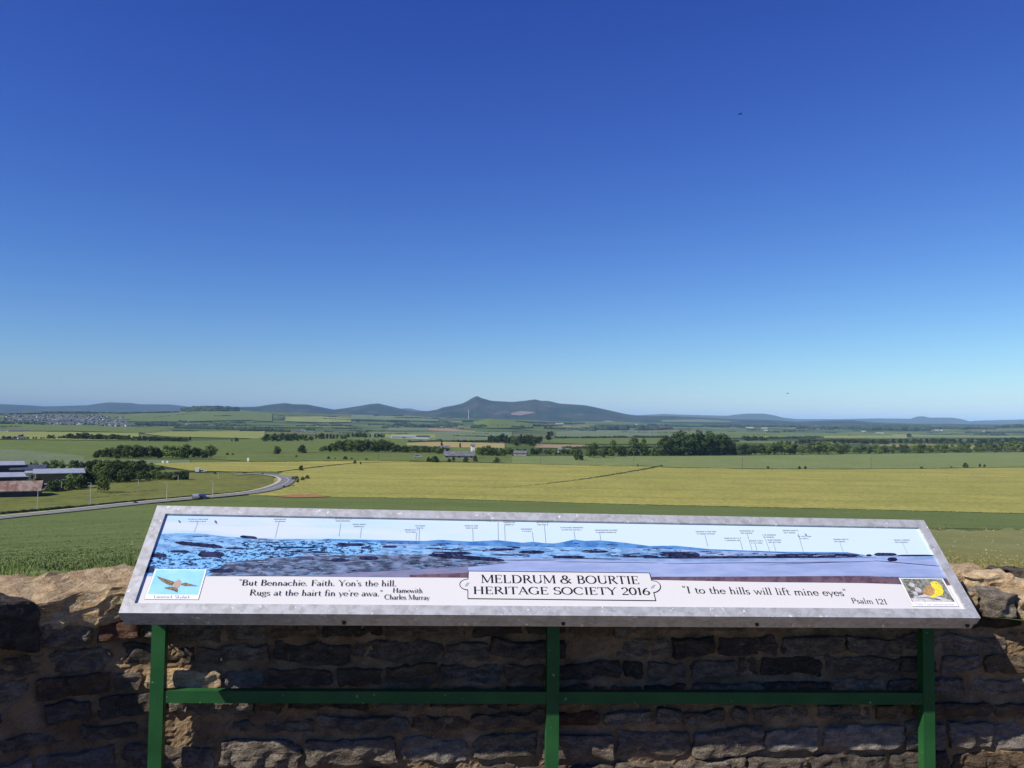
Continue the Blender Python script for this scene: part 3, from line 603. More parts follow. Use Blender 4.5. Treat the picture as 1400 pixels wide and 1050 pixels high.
# ------------------------------------------------------------------ buildings
MAT['pale_roof'] = plain('pale_metal_roof', (0.33, 0.36, 0.42), 0.4, 0.1, 0.1, .3)
MAT['navy_roof'] = plain('dark_blue_roof', (0.06, 0.068, 0.10), 0.5, 0, 0.2, .3)
MAT['navy_wall'] = plain('dark_blue_cladding', (0.045, 0.048, 0.062), 0.6, 0, 0.2, .3)
MAT['cream_wall'] = plain('cream_render', (0.62, 0.56, 0.40), 0.8, 0, 0.1, .3)
MAT['white_wall'] = plain('white_render', (0.72, 0.71, 0.68), 0.8, 0, 0.08, .3)
MAT['brown_wall'] = plain('brown_cladding', (0.16, 0.115, 0.085), 0.8, 0, 0.15, .3)
MAT['slate'] = plain('slate_roof', (0.13, 0.135, 0.15), 0.6, 0, 0.25, .6)
MAT['stone_wall_far'] = plain('granite_house_wall', (0.30, 0.27, 0.24), 0.85, 0, 0.2, .6)
MAT['glass'] = plain('window_glass', (0.03, 0.035, 0.045), 0.15)
def rust():
    m, nt, b = newmat('rusty_roof'); v = coords(nt, (1, .2, 1)); a = noisef(nt, v, .5, 4, .6, .4, .6)
    nt.links.new(mix(nt, a, (0.17, 0.085, 0.065), (0.26, 0.215, 0.18)), b.inputs['Base Color']); b.inputs['Roughness'].default_value = .8; return m
MAT['rust'] = rust()
def building(name, x, y, L, D, eave, ridge, yaw, wall, roof, label, cat='building', win=0, group=None, chim=0, surf=None, door=False, wmat='glass'):
    """gabled building, its near long wall's foot centred at photo point (x, y); L along, D deep"""
    P, d = (surf.at(x, y) if surf else land_at(x, y))
    be = math.atan2(P[0], P[1])
    root = empty(name, P, -be + R(yaw)); tag(root, label, cat, group)
    w = MB(); w.add([(-L/2, 0, -1), (L/2, 0, -1), (L/2, D, -1), (-L/2, D, -1), (-L/2, 0, eave), (L/2, 0, eave), (L/2, D, eave), (-L/2, D, eave), (-L/2, D/2, ridge), (L/2, D/2, ridge)],
        [(0, 1, 5, 4), (1, 2, 6, 9, 5), (2, 3, 7, 6), (3, 0, 4, 8, 7)]); w.build('wall', MAT[wall], root)
    o = .03 * D + .3; t = .25; s = (ridge - eave) / (D / 2); e = eave - o * s
    rf = MB(); rf.add([(-L/2-o, -o, e+t), (L/2+o, -o, e+t), (L/2+o, D/2, ridge+t), (-L/2-o, D/2, ridge+t), (L/2+o, D+o, e+t), (-L/2-o, D+o, e+t), (-L/2-o, -o, e), (L/2+o, -o, e), (L/2+o, D/2, ridge), (-L/2-o, D/2, ridge), (L/2+o, D+o, e), (-L/2-o, D+o, e)],
        [(0, 1, 2, 3), (3, 2, 4, 5), (6, 9, 8, 7), (9, 11, 10, 8), (0, 6, 7, 1), (5, 4, 10, 11), (1, 7, 8, 2), (2, 8, 10, 4), (0, 3, 9, 6), (3, 5, 11, 9)])
    ro = rf.build('roof', MAT[roof], root)
    for c in range(chim):
        cx_ = -L/2 + .6 + c * (L - 1.2) / max(1, chim - 1) if chim > 1 else L/2 - .8
        cb = MB(); cb.box((cx_ - .4, D/2 - .5, ridge - .5), (cx_ + .4, D/2 + .5, ridge + 1.6)); cb.build('chimney', MAT[wall], ro)
    if win:
        wm = MB(); ww = min(1.4, L / win * .45); wm.box((-ww/2, -.06, 1.0 if eave < 4 else eave * .45), (ww/2, .04, min(eave - .5, (1.0 if eave < 4 else eave * .45) + 1.5)))
        me = mesh('window', wm.v, wm.f); me.materials.append(MAT[wmat])
        for k in range(win):
            q = link('window', me, root); q.location = (-L/2 + L * (k + .5) / win, 0, 0)
    if door:
        dm = MB(); dm.box((-1.6, -.08, -.2), (1.6, .05, min(3.6, eave - .4))); q = dm.build('door', MAT['navy_wall'], root); q.location.x = L * .2
    return root
B = building
B('industrial_shed', 81, 665, 16.5, 22, 5.2, 6.3, 2, 'brown_wall', 'pale_roof', 'long grey brown shed with a pale low roof, rightmost of the sheds', win=0, door=True)
B('industrial_shed', 37, 653, 13, 16, 3.6, 5.2, -6, 'navy_wall', 'navy_roof', 'shed with a dark blue roof behind the cream building')
B('cream_building', 47, 661, 7.0, 7, 4.3, 4.9, -8, 'cream_wall', 'pale_roof', 'small cream two storey building with dark windows between the sheds', win=4)
B('industrial_shed', 2, 653, 17, 14, 5.6, 6.9, 3, 'navy_wall', 'pale_roof', 'shed with a pale grey roof farthest back at the left edge')
B('industrial_shed', -2, 662, 20, 13, 2.9, 4.2, -4, 'navy_wall', 'pale_roof', 'low shed with wide pale blue roof in front, at the left edge')
B('rusty_shed', -5, 681, 25, 14, 2.3, 5.0, -6, 'navy_wall', 'rust', 'nearest shed at the left edge with a rusty streaked roof and dark walls', win=3)
B('farmhouse', 628, 627.5, 23, 8, 2.6, 5.6, 3, 'stone_wall_far', 'slate', 'long low farmhouse with a grey slate roof at the far side of the barley', 'farmhouse', win=5, chim=2)
B('white_tower_house', 646.5, 626, 2.6, 4, 9.5, 10.5, 5, 'white_wall', 'slate', 'narrow white gabled block standing at the right end of the farmhouse')
B('cottage', 609, 616, 9, 7, 2.6, 4.6, 8, 'stone_wall_far', 'slate', 'cottage among the trees up left of the farmhouse', 'cottage', win=2)
B('cottage', 711, 623, 11, 7, 2.2, 4.0, -8, 'stone_wall_far', 'slate', 'grey cottage among the low trees right of the farmhouse', 'cottage', win=2)
B('cottage', 771, 619, 12, 6, 2.4, 4.4, -8, 'cream_wall', 'slate', 'cream cottage left of the round dark bush', 'cottage', win=2)
B('farm_shed', 560, 600, 32, 16, 4, 6, 3, 'white_wall', 'pale_roof', 'long white farm shed, right of the cream ones', 'farm shed', win=0)
B('farm_shed', 578, 600.3, 22, 14, 4, 6, -3, 'white_wall', 'navy_roof', 'dark roofed farm shed at the right end of the farm row', 'farm shed')
B('farm_shed', 543, 600, 20, 14, 4, 5.5, 3, 'cream_wall', 'tan' if False else 'pale_roof', 'cream farm shed at the left of the farm row', 'farm shed')
for x, y, L, h, wl_, lb in ((415, 589.5, 14, 6, 'white_wall', 'white farmhouse among far trees left of centre'), (409, 591, 22, 4, 'stone_wall_far', 'grey barn just left of the white farmhouse among far trees'), (425, 592, 18, 4, 'stone_wall_far', 'grey barn below the white farmhouse among far trees'),
    (17, 600.8, 20, 4, 'white_wall', 'long low white building in the broken tree row at the left'), (30, 601, 9, 4, 'white_wall', 'small white building right of the long low one at the left'), (4, 590.5, 30, 5, 'white_wall', 'pale barn at the left edge above the pasture'), (22, 590.8, 30, 5, 'stone_wall_far', 'grey barn beside the pale barn near the left edge'), (36, 590.5, 12, 5, 'stone_wall_far', 'dark barn at the right end of the barns near the left edge'),
    (162, 580, 60, 8, 'white_wall', 'bright white warehouse at the right of the far town'), (176, 581.5, 50, 7, 'cream_wall', 'cream warehouse right of the bright white one'), (147, 582, 40, 6, 'stone_wall_far', 'grey warehouse left of the bright white one'), (265, 581, 60, 8, 'stone_wall_far', 'far mill building with pale walls under the wooded hill'), (257, 581, 30, 10, 'white_wall', 'white block left of the far mill building'), (125, 583, 40, 5, 'cream_wall', 'cream shed below the far town'),
    (765, 579.7, 60, 8, 'white_wall', 'white factory at the foot of the big hill'), (800, 584.6, 25, 6, 'white_wall', 'white farmhouse on the far plain right of the factory'), (870, 581, 16, 8, 'white_wall', 'white house on the far wooded slope'), (891, 598.5, 16, 5, 'white_wall', 'white house at the left of the bright green field hedge'), (919, 598.5, 18, 6, 'white_wall', 'white house just behind the domed wood'), (866, 591.5, 22, 5, 'cream_wall', 'cream house in the open far plain'), (860, 590, 20, 5, 'white_wall', 'white house in the open far plain'),
    (990, 591.5, 14, 5, 'white_wall', 'white cottage above the domed wood'), (1047, 588.8, 22, 7, 'white_wall', 'white house beyond the square copse'), (1054, 590, 12, 5, 'white_wall', 'small white house right of the house beyond the copse'), (1181, 590, 22, 6, 'white_wall', 'white house under the far conifer wood'), (1200, 592, 28, 5, 'cream_wall', 'cream house right of the white one under the far conifer wood'), (1206, 592.3, 16, 5, 'white_wall', 'small white house beside the cream one'), (1233, 588.7, 16, 5, 'white_wall', 'white farm at the edge of the far conifer wood'),
    (1281, 588.4, 22, 6, 'white_wall', 'white house left of the far pair at the right'), (1287, 588.6, 14, 6, 'white_wall', 'small white house in the far pair at the right'), (1365, 592, 22, 6, 'white_wall', 'white house alone near the right edge'), (1345, 591.5, 10, 11, 'white_wall', 'tall white silo near the right edge'), (1330, 585.5, 22, 6, 'stone_wall_far', 'grey tower house in the far wood'), (1025, 585, 50, 7, 'cream_wall', 'pale warehouse on the far plain'), (1045, 585.5, 40, 6, 'white_wall', 'white warehouse at the right on the far plain'), (1003, 585, 40, 6, 'stone_wall_far', 'grey warehouse on the far plain')):
    B('far_building', x, y, L, L * .45, h * .62, h, random.uniform(-15, 15), wl_, 'slate', lb, 'building', win=3 if L < 30 else 0)
# the far town
tb = MB(); tg = Blobs()
for i in range(950):
    x = random.triangular(2, 178, 95) if i % 3 else random.uniform(5, 175); y = 568.5 + 13.5 * random.random() ** .9 - abs(x - 100) * .012 + (2 if x > 140 else 0)
    if y - hor(x) > 13: continue
    P, d = land_at(x, y); s = random.uniform(5, 10); h = random.uniform(4, 6); a = random.choice([.2, .2, 1.77, 1.0]); c, sn = math.cos(a), math.sin(a)
    k = random.choice([0, 0, 0, 0, 0, 0, 0, 0, 2, 1])
    f = lambda v, P=P, c=c, sn=sn: (P[0] + v[0] * c - v[1] * sn, P[1] + v[0] * sn + v[1] * c, P[2] + v[2])
    L, D = s, s * .7
    tb.add([f(v) for v in [(-L, -D, -2), (L, -D, -2), (L, D, -2), (-L, D, -2), (-L, -D, h), (L, -D, h), (L, D, h), (-L, D, h), (-L, 0, h * 1.6), (L, 0, h * 1.6)]], [(0, 1, 5, 4), (1, 2, 6, 9, 5), (2, 3, 7, 6), (3, 0, 4, 8, 7)], k)
    tb.add([f(v) for v in [(-L, -D, h + .1), (L, -D, h + .1), (L, 0, h * 1.6 + .1), (-L, 0, h * 1.6 + .1), (L, D, h + .1), (-L, D, h + .1)]], [(0, 1, 2, 3), (3, 2, 4, 5)], 3)
    (tg.add(land_at(x + random.uniform(-3, 3), y + .1)[0], 9, 5) if i % 2 else None)
me = mesh('town', tb.v, tb.f, tb.m)
for k in ('stone_wall_far', 'white_wall', 'cream_wall', 'slate'): me.materials.append(MAT[k])
tag(link('town_houses', me), 'dense far off town of small grey and white houses below the left hills', 'town', kind='stuff')
tag(tg.build('town_trees', MAT['far_leaf']), 'dark garden trees between the houses of the far town', 'trees')

# ------------------------------------------------------------------ poles, mast, vehicles, signs
MAT['galv_pole'] = plain('pale_pole', (0.45, 0.45, 0.42), .6)
MAT['wood_pole'] = plain('wood_pole', (0.16, 0.13, 0.10), .9)
def lamp_post(x, y, hpx, label, arm=1):
    P, d = plain_at(x, y); dep = float(np.dot(P - CAMP, fw)); h = hpx / FPX * dep
    r_ = empty('lamp_post', P, 0.3); tag(r_, label, 'lamp post', 'lamp posts along the road')
    m = MB(); m.tube((0, 0, -.3), (0, 0, h), .13, .08, 8); m.build('pole', MAT['galv_pole'], r_)
    m = MB(); m.tube((0, 0, h - .1), (-.6, 0, h + .12), .05, .04, 6); m.build('bracket', MAT['galv_pole'], r_)
    m = MB(); m.box((-1.05, -.1, h + .06), (-.55, .1, h + .17)); m.build('lamp_head', MAT['galv_pole'], r_)
lamp_post(123.5, 691.5, 31, 'tallest pale lamp post by the near stretch of road, in front of the meadow')
lamp_post(51, 699, 28, 'slim lamp post nearest the left edge, in front of the rusty shed')
for x, y, h, lb in ((228, 684, 24, 'lamp post by the road behind the board corner'), (291, 678, 20, 'lamp post fourth along the road, in the meadow'), (298.5, 656, 10, 'short lamp post behind the meadow near the far bend'), (243.5, 660, 10, 'short white lamp post at the tip of the thicket'), (84, 672, 14, 'wide pale post beside the parked vehicles by the sheds'), (189.5, 664, 8, 'pale short post in front of the thicket')):
    lamp_post(x, y, h, lb)
def pole(x, y, hpx, label):
    P, d = plain_at(x, y); dep = float(np.dot(P - CAMP, fw)); h = hpx / FPX * dep
    r_ = empty('power_pole', P, .2); tag(r_, label, 'power pole', 'wooden power poles in the fields')
    m = MB(); m.tube((0, 0, -.3), (0, 0, h), .22, .16, 8); m.build('pole', MAT['wood_pole'], r_)
    m = MB(); m.box((-1.1, -.08, h - .7), (1.1, .08, h - .5)); m.build('crossarm', MAT['wood_pole'], r_)
    mi = MB(); mi.tube((0, 0, 0), (0, 0, .35), .09, .06, 6); me = mesh('insulator', mi.v, mi.f); me.materials.append(MAT['galv_pole'])
    for q in (-1, 0, 1): i_ = link('insulator', me, r_); i_.location = (q * .95, 0, h - .5)
for x, y, h, lb in ((1191, 641, 16, 'power pole in the grey green field, rightmost'), (1015, 641, 15, 'power pole in the grey green field below the domed wood'), (866.5, 632, 15, 'power pole in front of the ragged row of trees'), (738.5, 634, 14, 'power pole at the left end of the grey green field'), (517, 631, 11, 'thin power pole above the barley left of the farm'), (1357, 640, 12, 'faint power pole nearest the right edge') if False else (620, 603, 9, 'far pole above the farmhouse in the dull field')):
    pole(x, y, h, lb)
# hill-foot mast
P, d = FOOT.at(640.5, 572.5); h = 12.5 / FPX * d
ms = empty('communication_mast', P); tag(ms, 'thin white communication mast below the pointed summit', 'mast')
m = MB(); m.tube((0, 0, -3), (0, 0, h), 1.9, 1.3, 8); m.build('shaft', MAT['white_wall'], ms)
m = MB(); m.tube((0, 0, h * .8), (0, 0, h * .86), 3, 3, 8); m.build('platform', MAT['white_wall'], ms)
def van(x, y, L, col, label, kind='car', yaw=0):
    P, d = plain_at(x, y); be = math.atan2(P[0], P[1]); r_ = empty('van' if kind == 'van' else 'car', P + np.array([0, 0, .0011 * d]), -be + R(yaw)); tag(r_, label, kind)
    mt = MAT.get(col) or plain(col, {'car_dark': (0.03, 0.03, 0.035), 'car_blue': (0.04, 0.07, 0.18), 'car_white': (0.75, 0.75, 0.75), 'car_grey': (.3, .3, .32)}[col], .25); MAT[col] = mt
    H = 2.2 if kind == 'van' else 1.45; hw = .95
    prof = [(-L/2, .3), (-L/2, H * .6), (-L/2 + .25, H * .95), (-L/2 + .6, H), (L * .12, H), (L * .30, H * .62), (L/2 - .1, H * .52), (L/2, .35)] if kind != 'van' else [(-L/2, .35), (-L/2, H), (L * .25, H), (L * .38, H * .6), (L/2, H * .5), (L/2, .35)]
    n = len(prof); b = MB(); b.add([(p, -hw, q) for p, q in prof] + [(p, hw, q) for p, q in prof], [tuple(range(n))[::-1], tuple(range(n, 2 * n))] + [(i, (i + 1) % n, n + (i + 1) % n, n + i) for i in range(n)]); b.build('body', mt, r_)
    g = MB(); g.box((-L * .38, -hw - .02, H * .62), (L * .12, hw + .02, H * .9)); g.build('window', MAT['glass'], r_)
    for sx in (-1, 1):
        for sy in (-1, 1):
            w_ = MB(); w_.tube((sx * L * .32, sy * hw - .12, .33), (sx * L * .32, sy * hw + .12, .33), .33, .33, 10); w_.build('wheel', MAT['tyre'], r_)
MAT['tyre'] = plain('tyre', (0.02, 0.02, 0.02), .8)
van(403.5, 656.5, 4.6, 'car_dark', 'dark car rounding the bend in the road', yaw=70)
van(267, 682.7, 4.0, 'car_grey', 'small pale car on the road behind the board, seen end on', 'car', 90)
van(277, 681.7, 4.2, 'car_blue', 'dark blue car beside the small pale one on the road', 'car', 90)
van(269.5, 647, 4.0, 'car_white', 'white van parked at the far end of the small barley field', 'van', 88)
van(277, 647, 4, 'car_white', 'pale car beside the white van at the small barley field')
van(572, 627, 6.5, 'car_grey', 'grey lorry in the pasture left of the farmhouse', 'van')
van(62, 671, 5, 'car_white', 'white van parked behind the meadow next to the sheds', 'van')
van(70, 672, 4.4, 'car_grey', 'grey car parked beside the white van by the sheds')
van(79, 672, 4.4, 'car_dark', 'dark car parked furthest right by the sheds')
for x, y, w_, h_, lb in ((339, 632.5, 1.2, 2.2, 'upright pale board standing at the field edge above the small barley field'), (222.5, 635, 1.2, 1.3, 'left of two small white boards by the thicket'), (228.5, 635, 1.2, 1.3, 'right of two small white boards by the thicket')):
    P, d = plain_at(x, y); r_ = empty('field_sign', P, .1); tag(r_, lb, 'sign'); m = MB(); m.box((-w_/2, 0, .9), (w_/2, .12, .9 + h_)); m.build('sign_board', MAT['white_wall'], r_)
    for q in (-1, 1): m = MB(); m.tube((q * w_ * .35, .2, -.3), (q * w_ * .35, .2, .9 + h_), .08, .08, 6); m.build('post', MAT['galv_pole'], r_)

# ------------------------------------------------------------------ the board's own frame of axes
tl, tr, br, bl = [ray(*p) for p in ((215, 691), (1263, 711), (1341, 845), (162, 838))]
sv = np.linalg.solve(np.array([tl, -tr, br]).T, bl)
tl, tr, br = sv[0] * tl, sv[1] * tr, sv[2] * br
kk = 2.4 / np.linalg.norm(tr - tl); tl, tr, br, bl = tl * kk, tr * kk, br * kk, bl * kk
BU = (tr - tl) / 2.4; BH = np.linalg.norm(bl - tl); BV = (bl - tl) / BH; BV -= BU * (BV @ BU); BV /= np.linalg.norm(BV)
BN = np.cross(BV, BU)                                  # up out of the board
BO = tl + CAMP
def bp(a, b, h=0.0): return BO + BU * a + BV * b + BN * h
def b_at(x, y, h=0.0):                                 # photo point -> board coordinates at height h over the frame face
    v = ray(x, y); o = BO + BN * h - CAMP; t = (o @ BN) / (v @ BN); q = v * t - o
    return float(q @ BU), float(q @ BV)
def bmat(me):                                          # matrix of the board frame
    return Matrix(((BU[0], -BV[0], BN[0], BO[0]), (BU[1], -BV[1], BN[1], BO[1]), (BU[2], -BV[2], BN[2], BO[2]), (0, 0, 0, 1)))

# ------------------------------------------------------------------ wall
WOFF = 0.235                                           # wall face behind the board's front edge
FE = bl + CAMP; FE = np.array([FE[0], FE[1], 0])
W0 = FE + NH * WOFF                                    # wall face foot, beneath the board's front left corner
def wall_frame(s):
    """s metres along the wall face from the board's left edge; straight, wings curving toward the viewer"""
    def arc(p, sgn, q, Rr):
        t = q / Rr; return p + UH * sgn * Rr * math.sin(t) - NH * Rr * (1 - math.cos(t)), UH * math.cos(t) - NH * math.sin(t) * sgn * 1.0
    S0, S1, RL, RRt = 0.02, 2.42, 0.62, 1.3
    if s < S0:
        q = S0 - s; t = min(q / RL, R(78)); p = W0 + UH * S0 - UH * RL * math.sin(t) - NH * RL * (1 - math.cos(t))
        tg_ = UH * math.cos(t) + NH * math.sin(t)
        ex = q - RL * t
        if ex > 0: p = p - tg_ * ex
        return p, tg_
    if s > S1:
        q = s - S1; t = min(q / RRt, R(60)); p = W0 + UH * S1 + UH * RRt * math.sin(t) - NH * RRt * (1 - math.cos(t))
        tg_ = UH * math.cos(t) - NH * math.sin(t); ex = q - RRt * t
        if ex > 0: p = p + tg_ * ex
        return p, tg_
    return W0 + UH * s, UH
def wp(s, off, z):                                     # off: metres out of the face toward the viewer
    p, t = wall_frame(s); n = np.array([t[1], -t[0], 0]); return np.array([p[0] + n[0] * off, p[1] + n[1] * off, z])

def stone_mat(name, cols, bs=1.0, lichen=0.2, buff=0.0):
    m, nt, b = newmat(name)
    v = coords(nt, (1, 1, 1), 'World'); oi = N(nt, 'ShaderNodeObjectInfo')
    big = noisef(nt, v, 9, 5, .65); fine = noisef(nt, v, 150, 4, .75, .3, .7); lay = noisef(nt, coords(nt, (1, 1, 2.4), 'World'), 26, 5, .7, .42, .6)
    c = mix(nt, big, cols[0], cols[1]); c = mix(nt, lay, c, cols[2]); 
    hs = N(nt, 'ShaderNodeHueSaturation'); mr = N(nt, 'ShaderNodeMapRange'); mr.inputs['To Min'].default_value = .8; mr.inputs['To Max'].default_value = 1.2
    nt.links.new(oi.outputs['Random'], mr.inputs['Value']); nt.links.new(mr.outputs[0], hs.inputs['Value']); nt.links.new(c, hs.inputs['Color'])
    c = mix(nt, fine, hs.outputs[0], mix(nt, .45, hs.outputs[0], (0.02, 0.018, 0.016)))
    if lichen:
        l = noisef(nt, v, 30, 5, .7, .58, .66); c = mix(nt, l, c, mix(nt, lichen, c, (0.45, 0.44, 0.36)))
    nt.links.new(c, b.inputs['Base Color']); b.inputs['Roughness'].default_value = .92; b.inputs['Specular IOR Level'].default_value = .12
    b1 = N(nt, 'ShaderNodeMath', operation='ADD'); nt.links.new(fine, b1.inputs[0]); nt.links.new(lay, b1.inputs[1])
    bump(nt, b, b1.outputs[0], .9 * bs, .007); return m
SM = {'grey': stone_mat('grey_granite', ((0.24, 0.20, 0.155), (0.40, 0.345, 0.275), (0.16, 0.135, 0.105))),
      'pale': stone_mat('pale_grey_stone', ((0.36, 0.325, 0.28), (0.48, 0.44, 0.385), (0.27, 0.235, 0.195))),  # lighter grey, only for stones in the sunlit parts of the wall
      'brown': stone_mat('brown_stone', ((0.21, 0.145, 0.09), (0.31, 0.225, 0.14), (0.15, 0.11, 0.08))),
      'blue': stone_mat('blue_grey_stone', ((0.12, 0.10, 0.08), (0.19, 0.16, 0.13), (0.085, 0.07, 0.06))),
      'red': stone_mat('red_stone', ((0.18, 0.095, 0.065), (0.26, 0.15, 0.105), (0.14, 0.075, 0.05)), lichen=.1),
      'buff': stone_mat('buff_sandstone', ((0.56, 0.42, 0.24), (0.68, 0.55, 0.35), (0.46, 0.31, 0.17)), .7, .3)}
def mortar_mat():
    m, nt, b = newmat('lime_mortar'); v = coords(nt, (1, 1, 1), 'World')
    a = noisef(nt, v, 14, 5, .6); f = noisef(nt, v, 220, 4, .75, .3, .7)
    c = mix(nt, a, (0.25, 0.165, 0.092), (0.50, 0.36, 0.215)); c = mix(nt, f, c, mix(nt, .5, c, (0.1, .07, .04)))
    nt.links.new(c, b.inputs['Base Color']); b.inputs['Roughness'].default_value = .97; bump(nt, b, f, .8, .006); return m
SM['mortar'] = mortar_mat()

def stone_verts(L, H, D, seed, nx=10, nz=5, rough=1.0, ny=3, rnd=0.012, skew=0.0):
    """closed rough block: x along, z up, y depth (face at -y); grid box pulled in at the corners and chipped"""
    idx = {}; V = []; F = []
    def vert(i, j, k):
        key = (i, j, k)
        if key in idx: return idx[key]
        x = (i / nx - .5) * L; y = (j / ny - .5) * D; z = (k / nz - .5) * H
        p = Vector((x, y, z))
        # round the corners
        r_ = rnd + .25 * rnd * mnoise.noise(Vector((seed, x * 9, z * 9)))
        q = Vector((max(-L/2 + r_, min(L/2 - r_, x)), max(-D/2 + r_, min(D/2 - r_, y)), max(-H/2 + r_, min(H/2 - r_, z))))
        dv = p - q
        if dv.length > 1e-9: p = q + dv.normalized() * min(dv.length, r_)
        s = Vector((seed * 3.7, seed * 1.3, 0))
        taper = 1 + .10 * mnoise.noise(Vector((seed * 5.1, x * 6, 0)))
        p.z *= taper; p.x *= 1 + .05 * mnoise.noise(Vector((seed * 2.2, z * 12, 3)))
        p.z += skew * x
        nv = mnoise.noise_vector(p * 13 + s) * .006 + mnoise.noise_vector(p * 32 + s) * .0045 + mnoise.noise_vector(Vector((p.x * 30 + p.z * 18, p.y * 30, p.z * 55)) + s) * .0032
        p += nv * rough
        idx[key] = len(V); V.append(p); return idx[key]
    for i in range(nx):
        for k in range(nz):
            F.append((vert(i, 0, k), vert(i + 1, 0, k), vert(i + 1, 0, k + 1), vert(i, 0, k + 1)))
            F.append((vert(i, ny, k), vert(i, ny, k + 1), vert(i + 1, ny, k + 1), vert(i + 1, ny, k)))
    for i in range(nx):
        for j in range(ny):
            F.append((vert(i, j, 0), vert(i, j + 1, 0), vert(i + 1, j + 1, 0), vert(i + 1, j, 0)))
            F.append((vert(i, j, nz), vert(i + 1, j, nz), vert(i + 1, j + 1, nz), vert(i, j + 1, nz)))
    for j in range(ny):
        for k in range(nz):
            F.append((vert(0, j, k), vert(0, j, k + 1), vert(0, j + 1, k + 1), vert(0, j + 1, k)))
            F.append((vert(nx, j, k), vert(nx, j + 1, k), vert(nx, j + 1, k + 1), vert(nx, j, k + 1)))
    return V, F

wall = empty('stone_wall', W0 + UH * 1.2); tag(wall, 'rough rubble stone wall with buff mortar curving round behind the board', 'wall')
WL = np.array(W0 + UH * 1.2)
def put_stone(name, s, z, L, H, D, off, mat, seed, **kw):
    """stone with its face centre at s along the wall, z up, standing 'off' out of the face"""
    V, F = stone_verts(L, H, D, seed, **kw)
    p, t = wall_frame(s); n = np.array([t[1], -t[0], 0])
    c = np.array([p[0], p[1], z]) + n * (off - D / 2)
    vs = [c - WL + t * v.x - n * v.y * -1 * -1 + np.array([0, 0, v.z]) for v in V]
    me = mesh(name, vs, F); return link(name, me, wall, SM[mat], False)
# mortar core (front face, top, back)
TOPZ = 1.035; THK = 0.34
ss = np.concatenate([np.arange(-1.6, -.8, .03), np.arange(-.8, 3.1, .009), np.arange(3.1, 4.0, .03)])
zs = np.concatenate([np.arange(0, .45, .05), np.arange(.45, TOPZ, .008), [TOPZ]])
vs = []
for s in ss:
    for z in zs:
        o = -.004 + .009 * mnoise.noise(Vector((s * 16, z * 20, 1))) + .006 * mnoise.noise(Vector((s * 55, z * 70, 5))) + .004 * mnoise.noise(Vector((s * 140, z * 140, 9))); vs.append(wp(s, o, z) - WL)
    vs.append(wp(s, -THK, TOPZ + .01) - WL); vs.append(wp(s, -THK, 0.0) - WL)
k = len(zs) + 2
fs = [(i * k + j, (i + 1) * k + j, (i + 1) * k + j + 1, i * k + j + 1) for i in range(len(ss) - 1) for j in range(k - 1)]
tag(link('mortar', mesh('mortar', vs, fs), wall, SM['mortar']), 'buff lime mortar between the stones')
# courses
rs = random.Random(5); seed = 1
z = TOPZ - .004; si = 0
while z > 0.03:
    ch = rs.choice([.045, .058, .07, .08]) if z > .5 else .13
    s = -0.75 + rs.uniform(0, .1)
    send = 3.05
    while s < send:
        L = rs.uniform(.11, .27) * (1 if z > .5 else 1.5)
        if rs.random() < .12: L = rs.uniform(.05, .08)
        h = ch * rs.uniform(.86, 1.04)
        gap = rs.uniform(.004, .016)
        mt = rs.choices(['grey', 'blue', 'brown', 'red', 'buff'], [46, 26, 26, 2, 0])[0]
        if .575 < z - ch / 2 < .665: mt = rs.choice(['grey', 'grey', 'pale'])  # lighter stones along the low sunlit strip, brightening it by colour
        if .06 < s + L / 2 < .34 and z > .6: mt = rs.choice(['pale', 'grey', 'buff'])  # likewise by the left post: sunlit patch brightened through stone colour
        if rs.random() > .03 and si < 296:
            si += 1; vis = z > .5
            put_stone('stone', s + L / 2, z - ch / 2 + rs.uniform(-.003, .003), L, h, .09, .009 + rs.uniform(-.008, .012), mt, seed, nx=20 if vis else 4, nz=9 if vis else 3, ny=2, rnd=.009 if vis else .02, skew=rs.uniform(-.07, .07), rough=1.7); seed += 1
        s += L + gap
    z -= ch + rs.uniform(.006, .018)
# coping stones placed by hand: s centre, z centre, length, height, depth, out of face, material, skew
def s_at(x, y=860):
    """photo column -> length along the wall face"""
    best = None
    v = ray(x, y); be = v[0] / v[1]
    for s in np.arange(-1.5, 3.8, .004):
        p, _ = wall_frame(s); e = abs(p[0] / p[1] - be) if p[1] > 0 else 9
        if best is None or e < best[0]: best = (e, s)
    return best[1]
def coping(xa, xb, z0, z1, off, D, mat, skew=0, rough=1.6, rnd=.018, lb=None, nx=26, nz=12, ny=10):
    global seed
    a, b = s_at(xa), s_at(xb); seed += 1
    o = put_stone('coping_stone', (a + b) / 2, (z0 + z1) / 2, b - a, z1 - z0, D, off, mat, seed * 1.7, nx=nx, nz=nz, ny=ny, rough=rough, rnd=rnd, skew=skew)
    if lb: o['label'] = lb
    return o
COPING = [(-330, -150, 1.03, 1.17, .05, .36, 'grey', 0), (-146, 38, 1.03, 1.155, .04, .36, 'blue', -.05)]
coping(-330, -150, 1.03, 1.16, .05, .36, 'brown')
coping(-146, 50, 1.0, 1.14, .062, .38, 'blue', -.30, lb='dark blue grey coping stone at the left edge')
coping(-70, 300, 1.005, 1.12, .024, .38, 'buff', .035, 2.6, .034, 'large craggy buff coping boulder left of the board')
for i, (xa, xb) in enumerate(((304, 470), (474, 700), (704, 860), (864, 1060), (1064, 1220))):
    coping(xa, xb, 1.03, 1.09 + .01 * (i % 2), .02, .38, ['grey', 'buff', 'brown', 'grey', 'buff'][i])
coping(1224, 1338, 1.02, 1.075, .01, .20, 'buff', 0, 1.8)
coping(1341, 1386, 1.0, 1.075, .035, .16, 'grey', -.02, 1.6, .008, 'squared grey coping stone right of the board')
coping(1388, 1470, .99, 1.07, .03, .30, 'buff', -.02, 2.0)
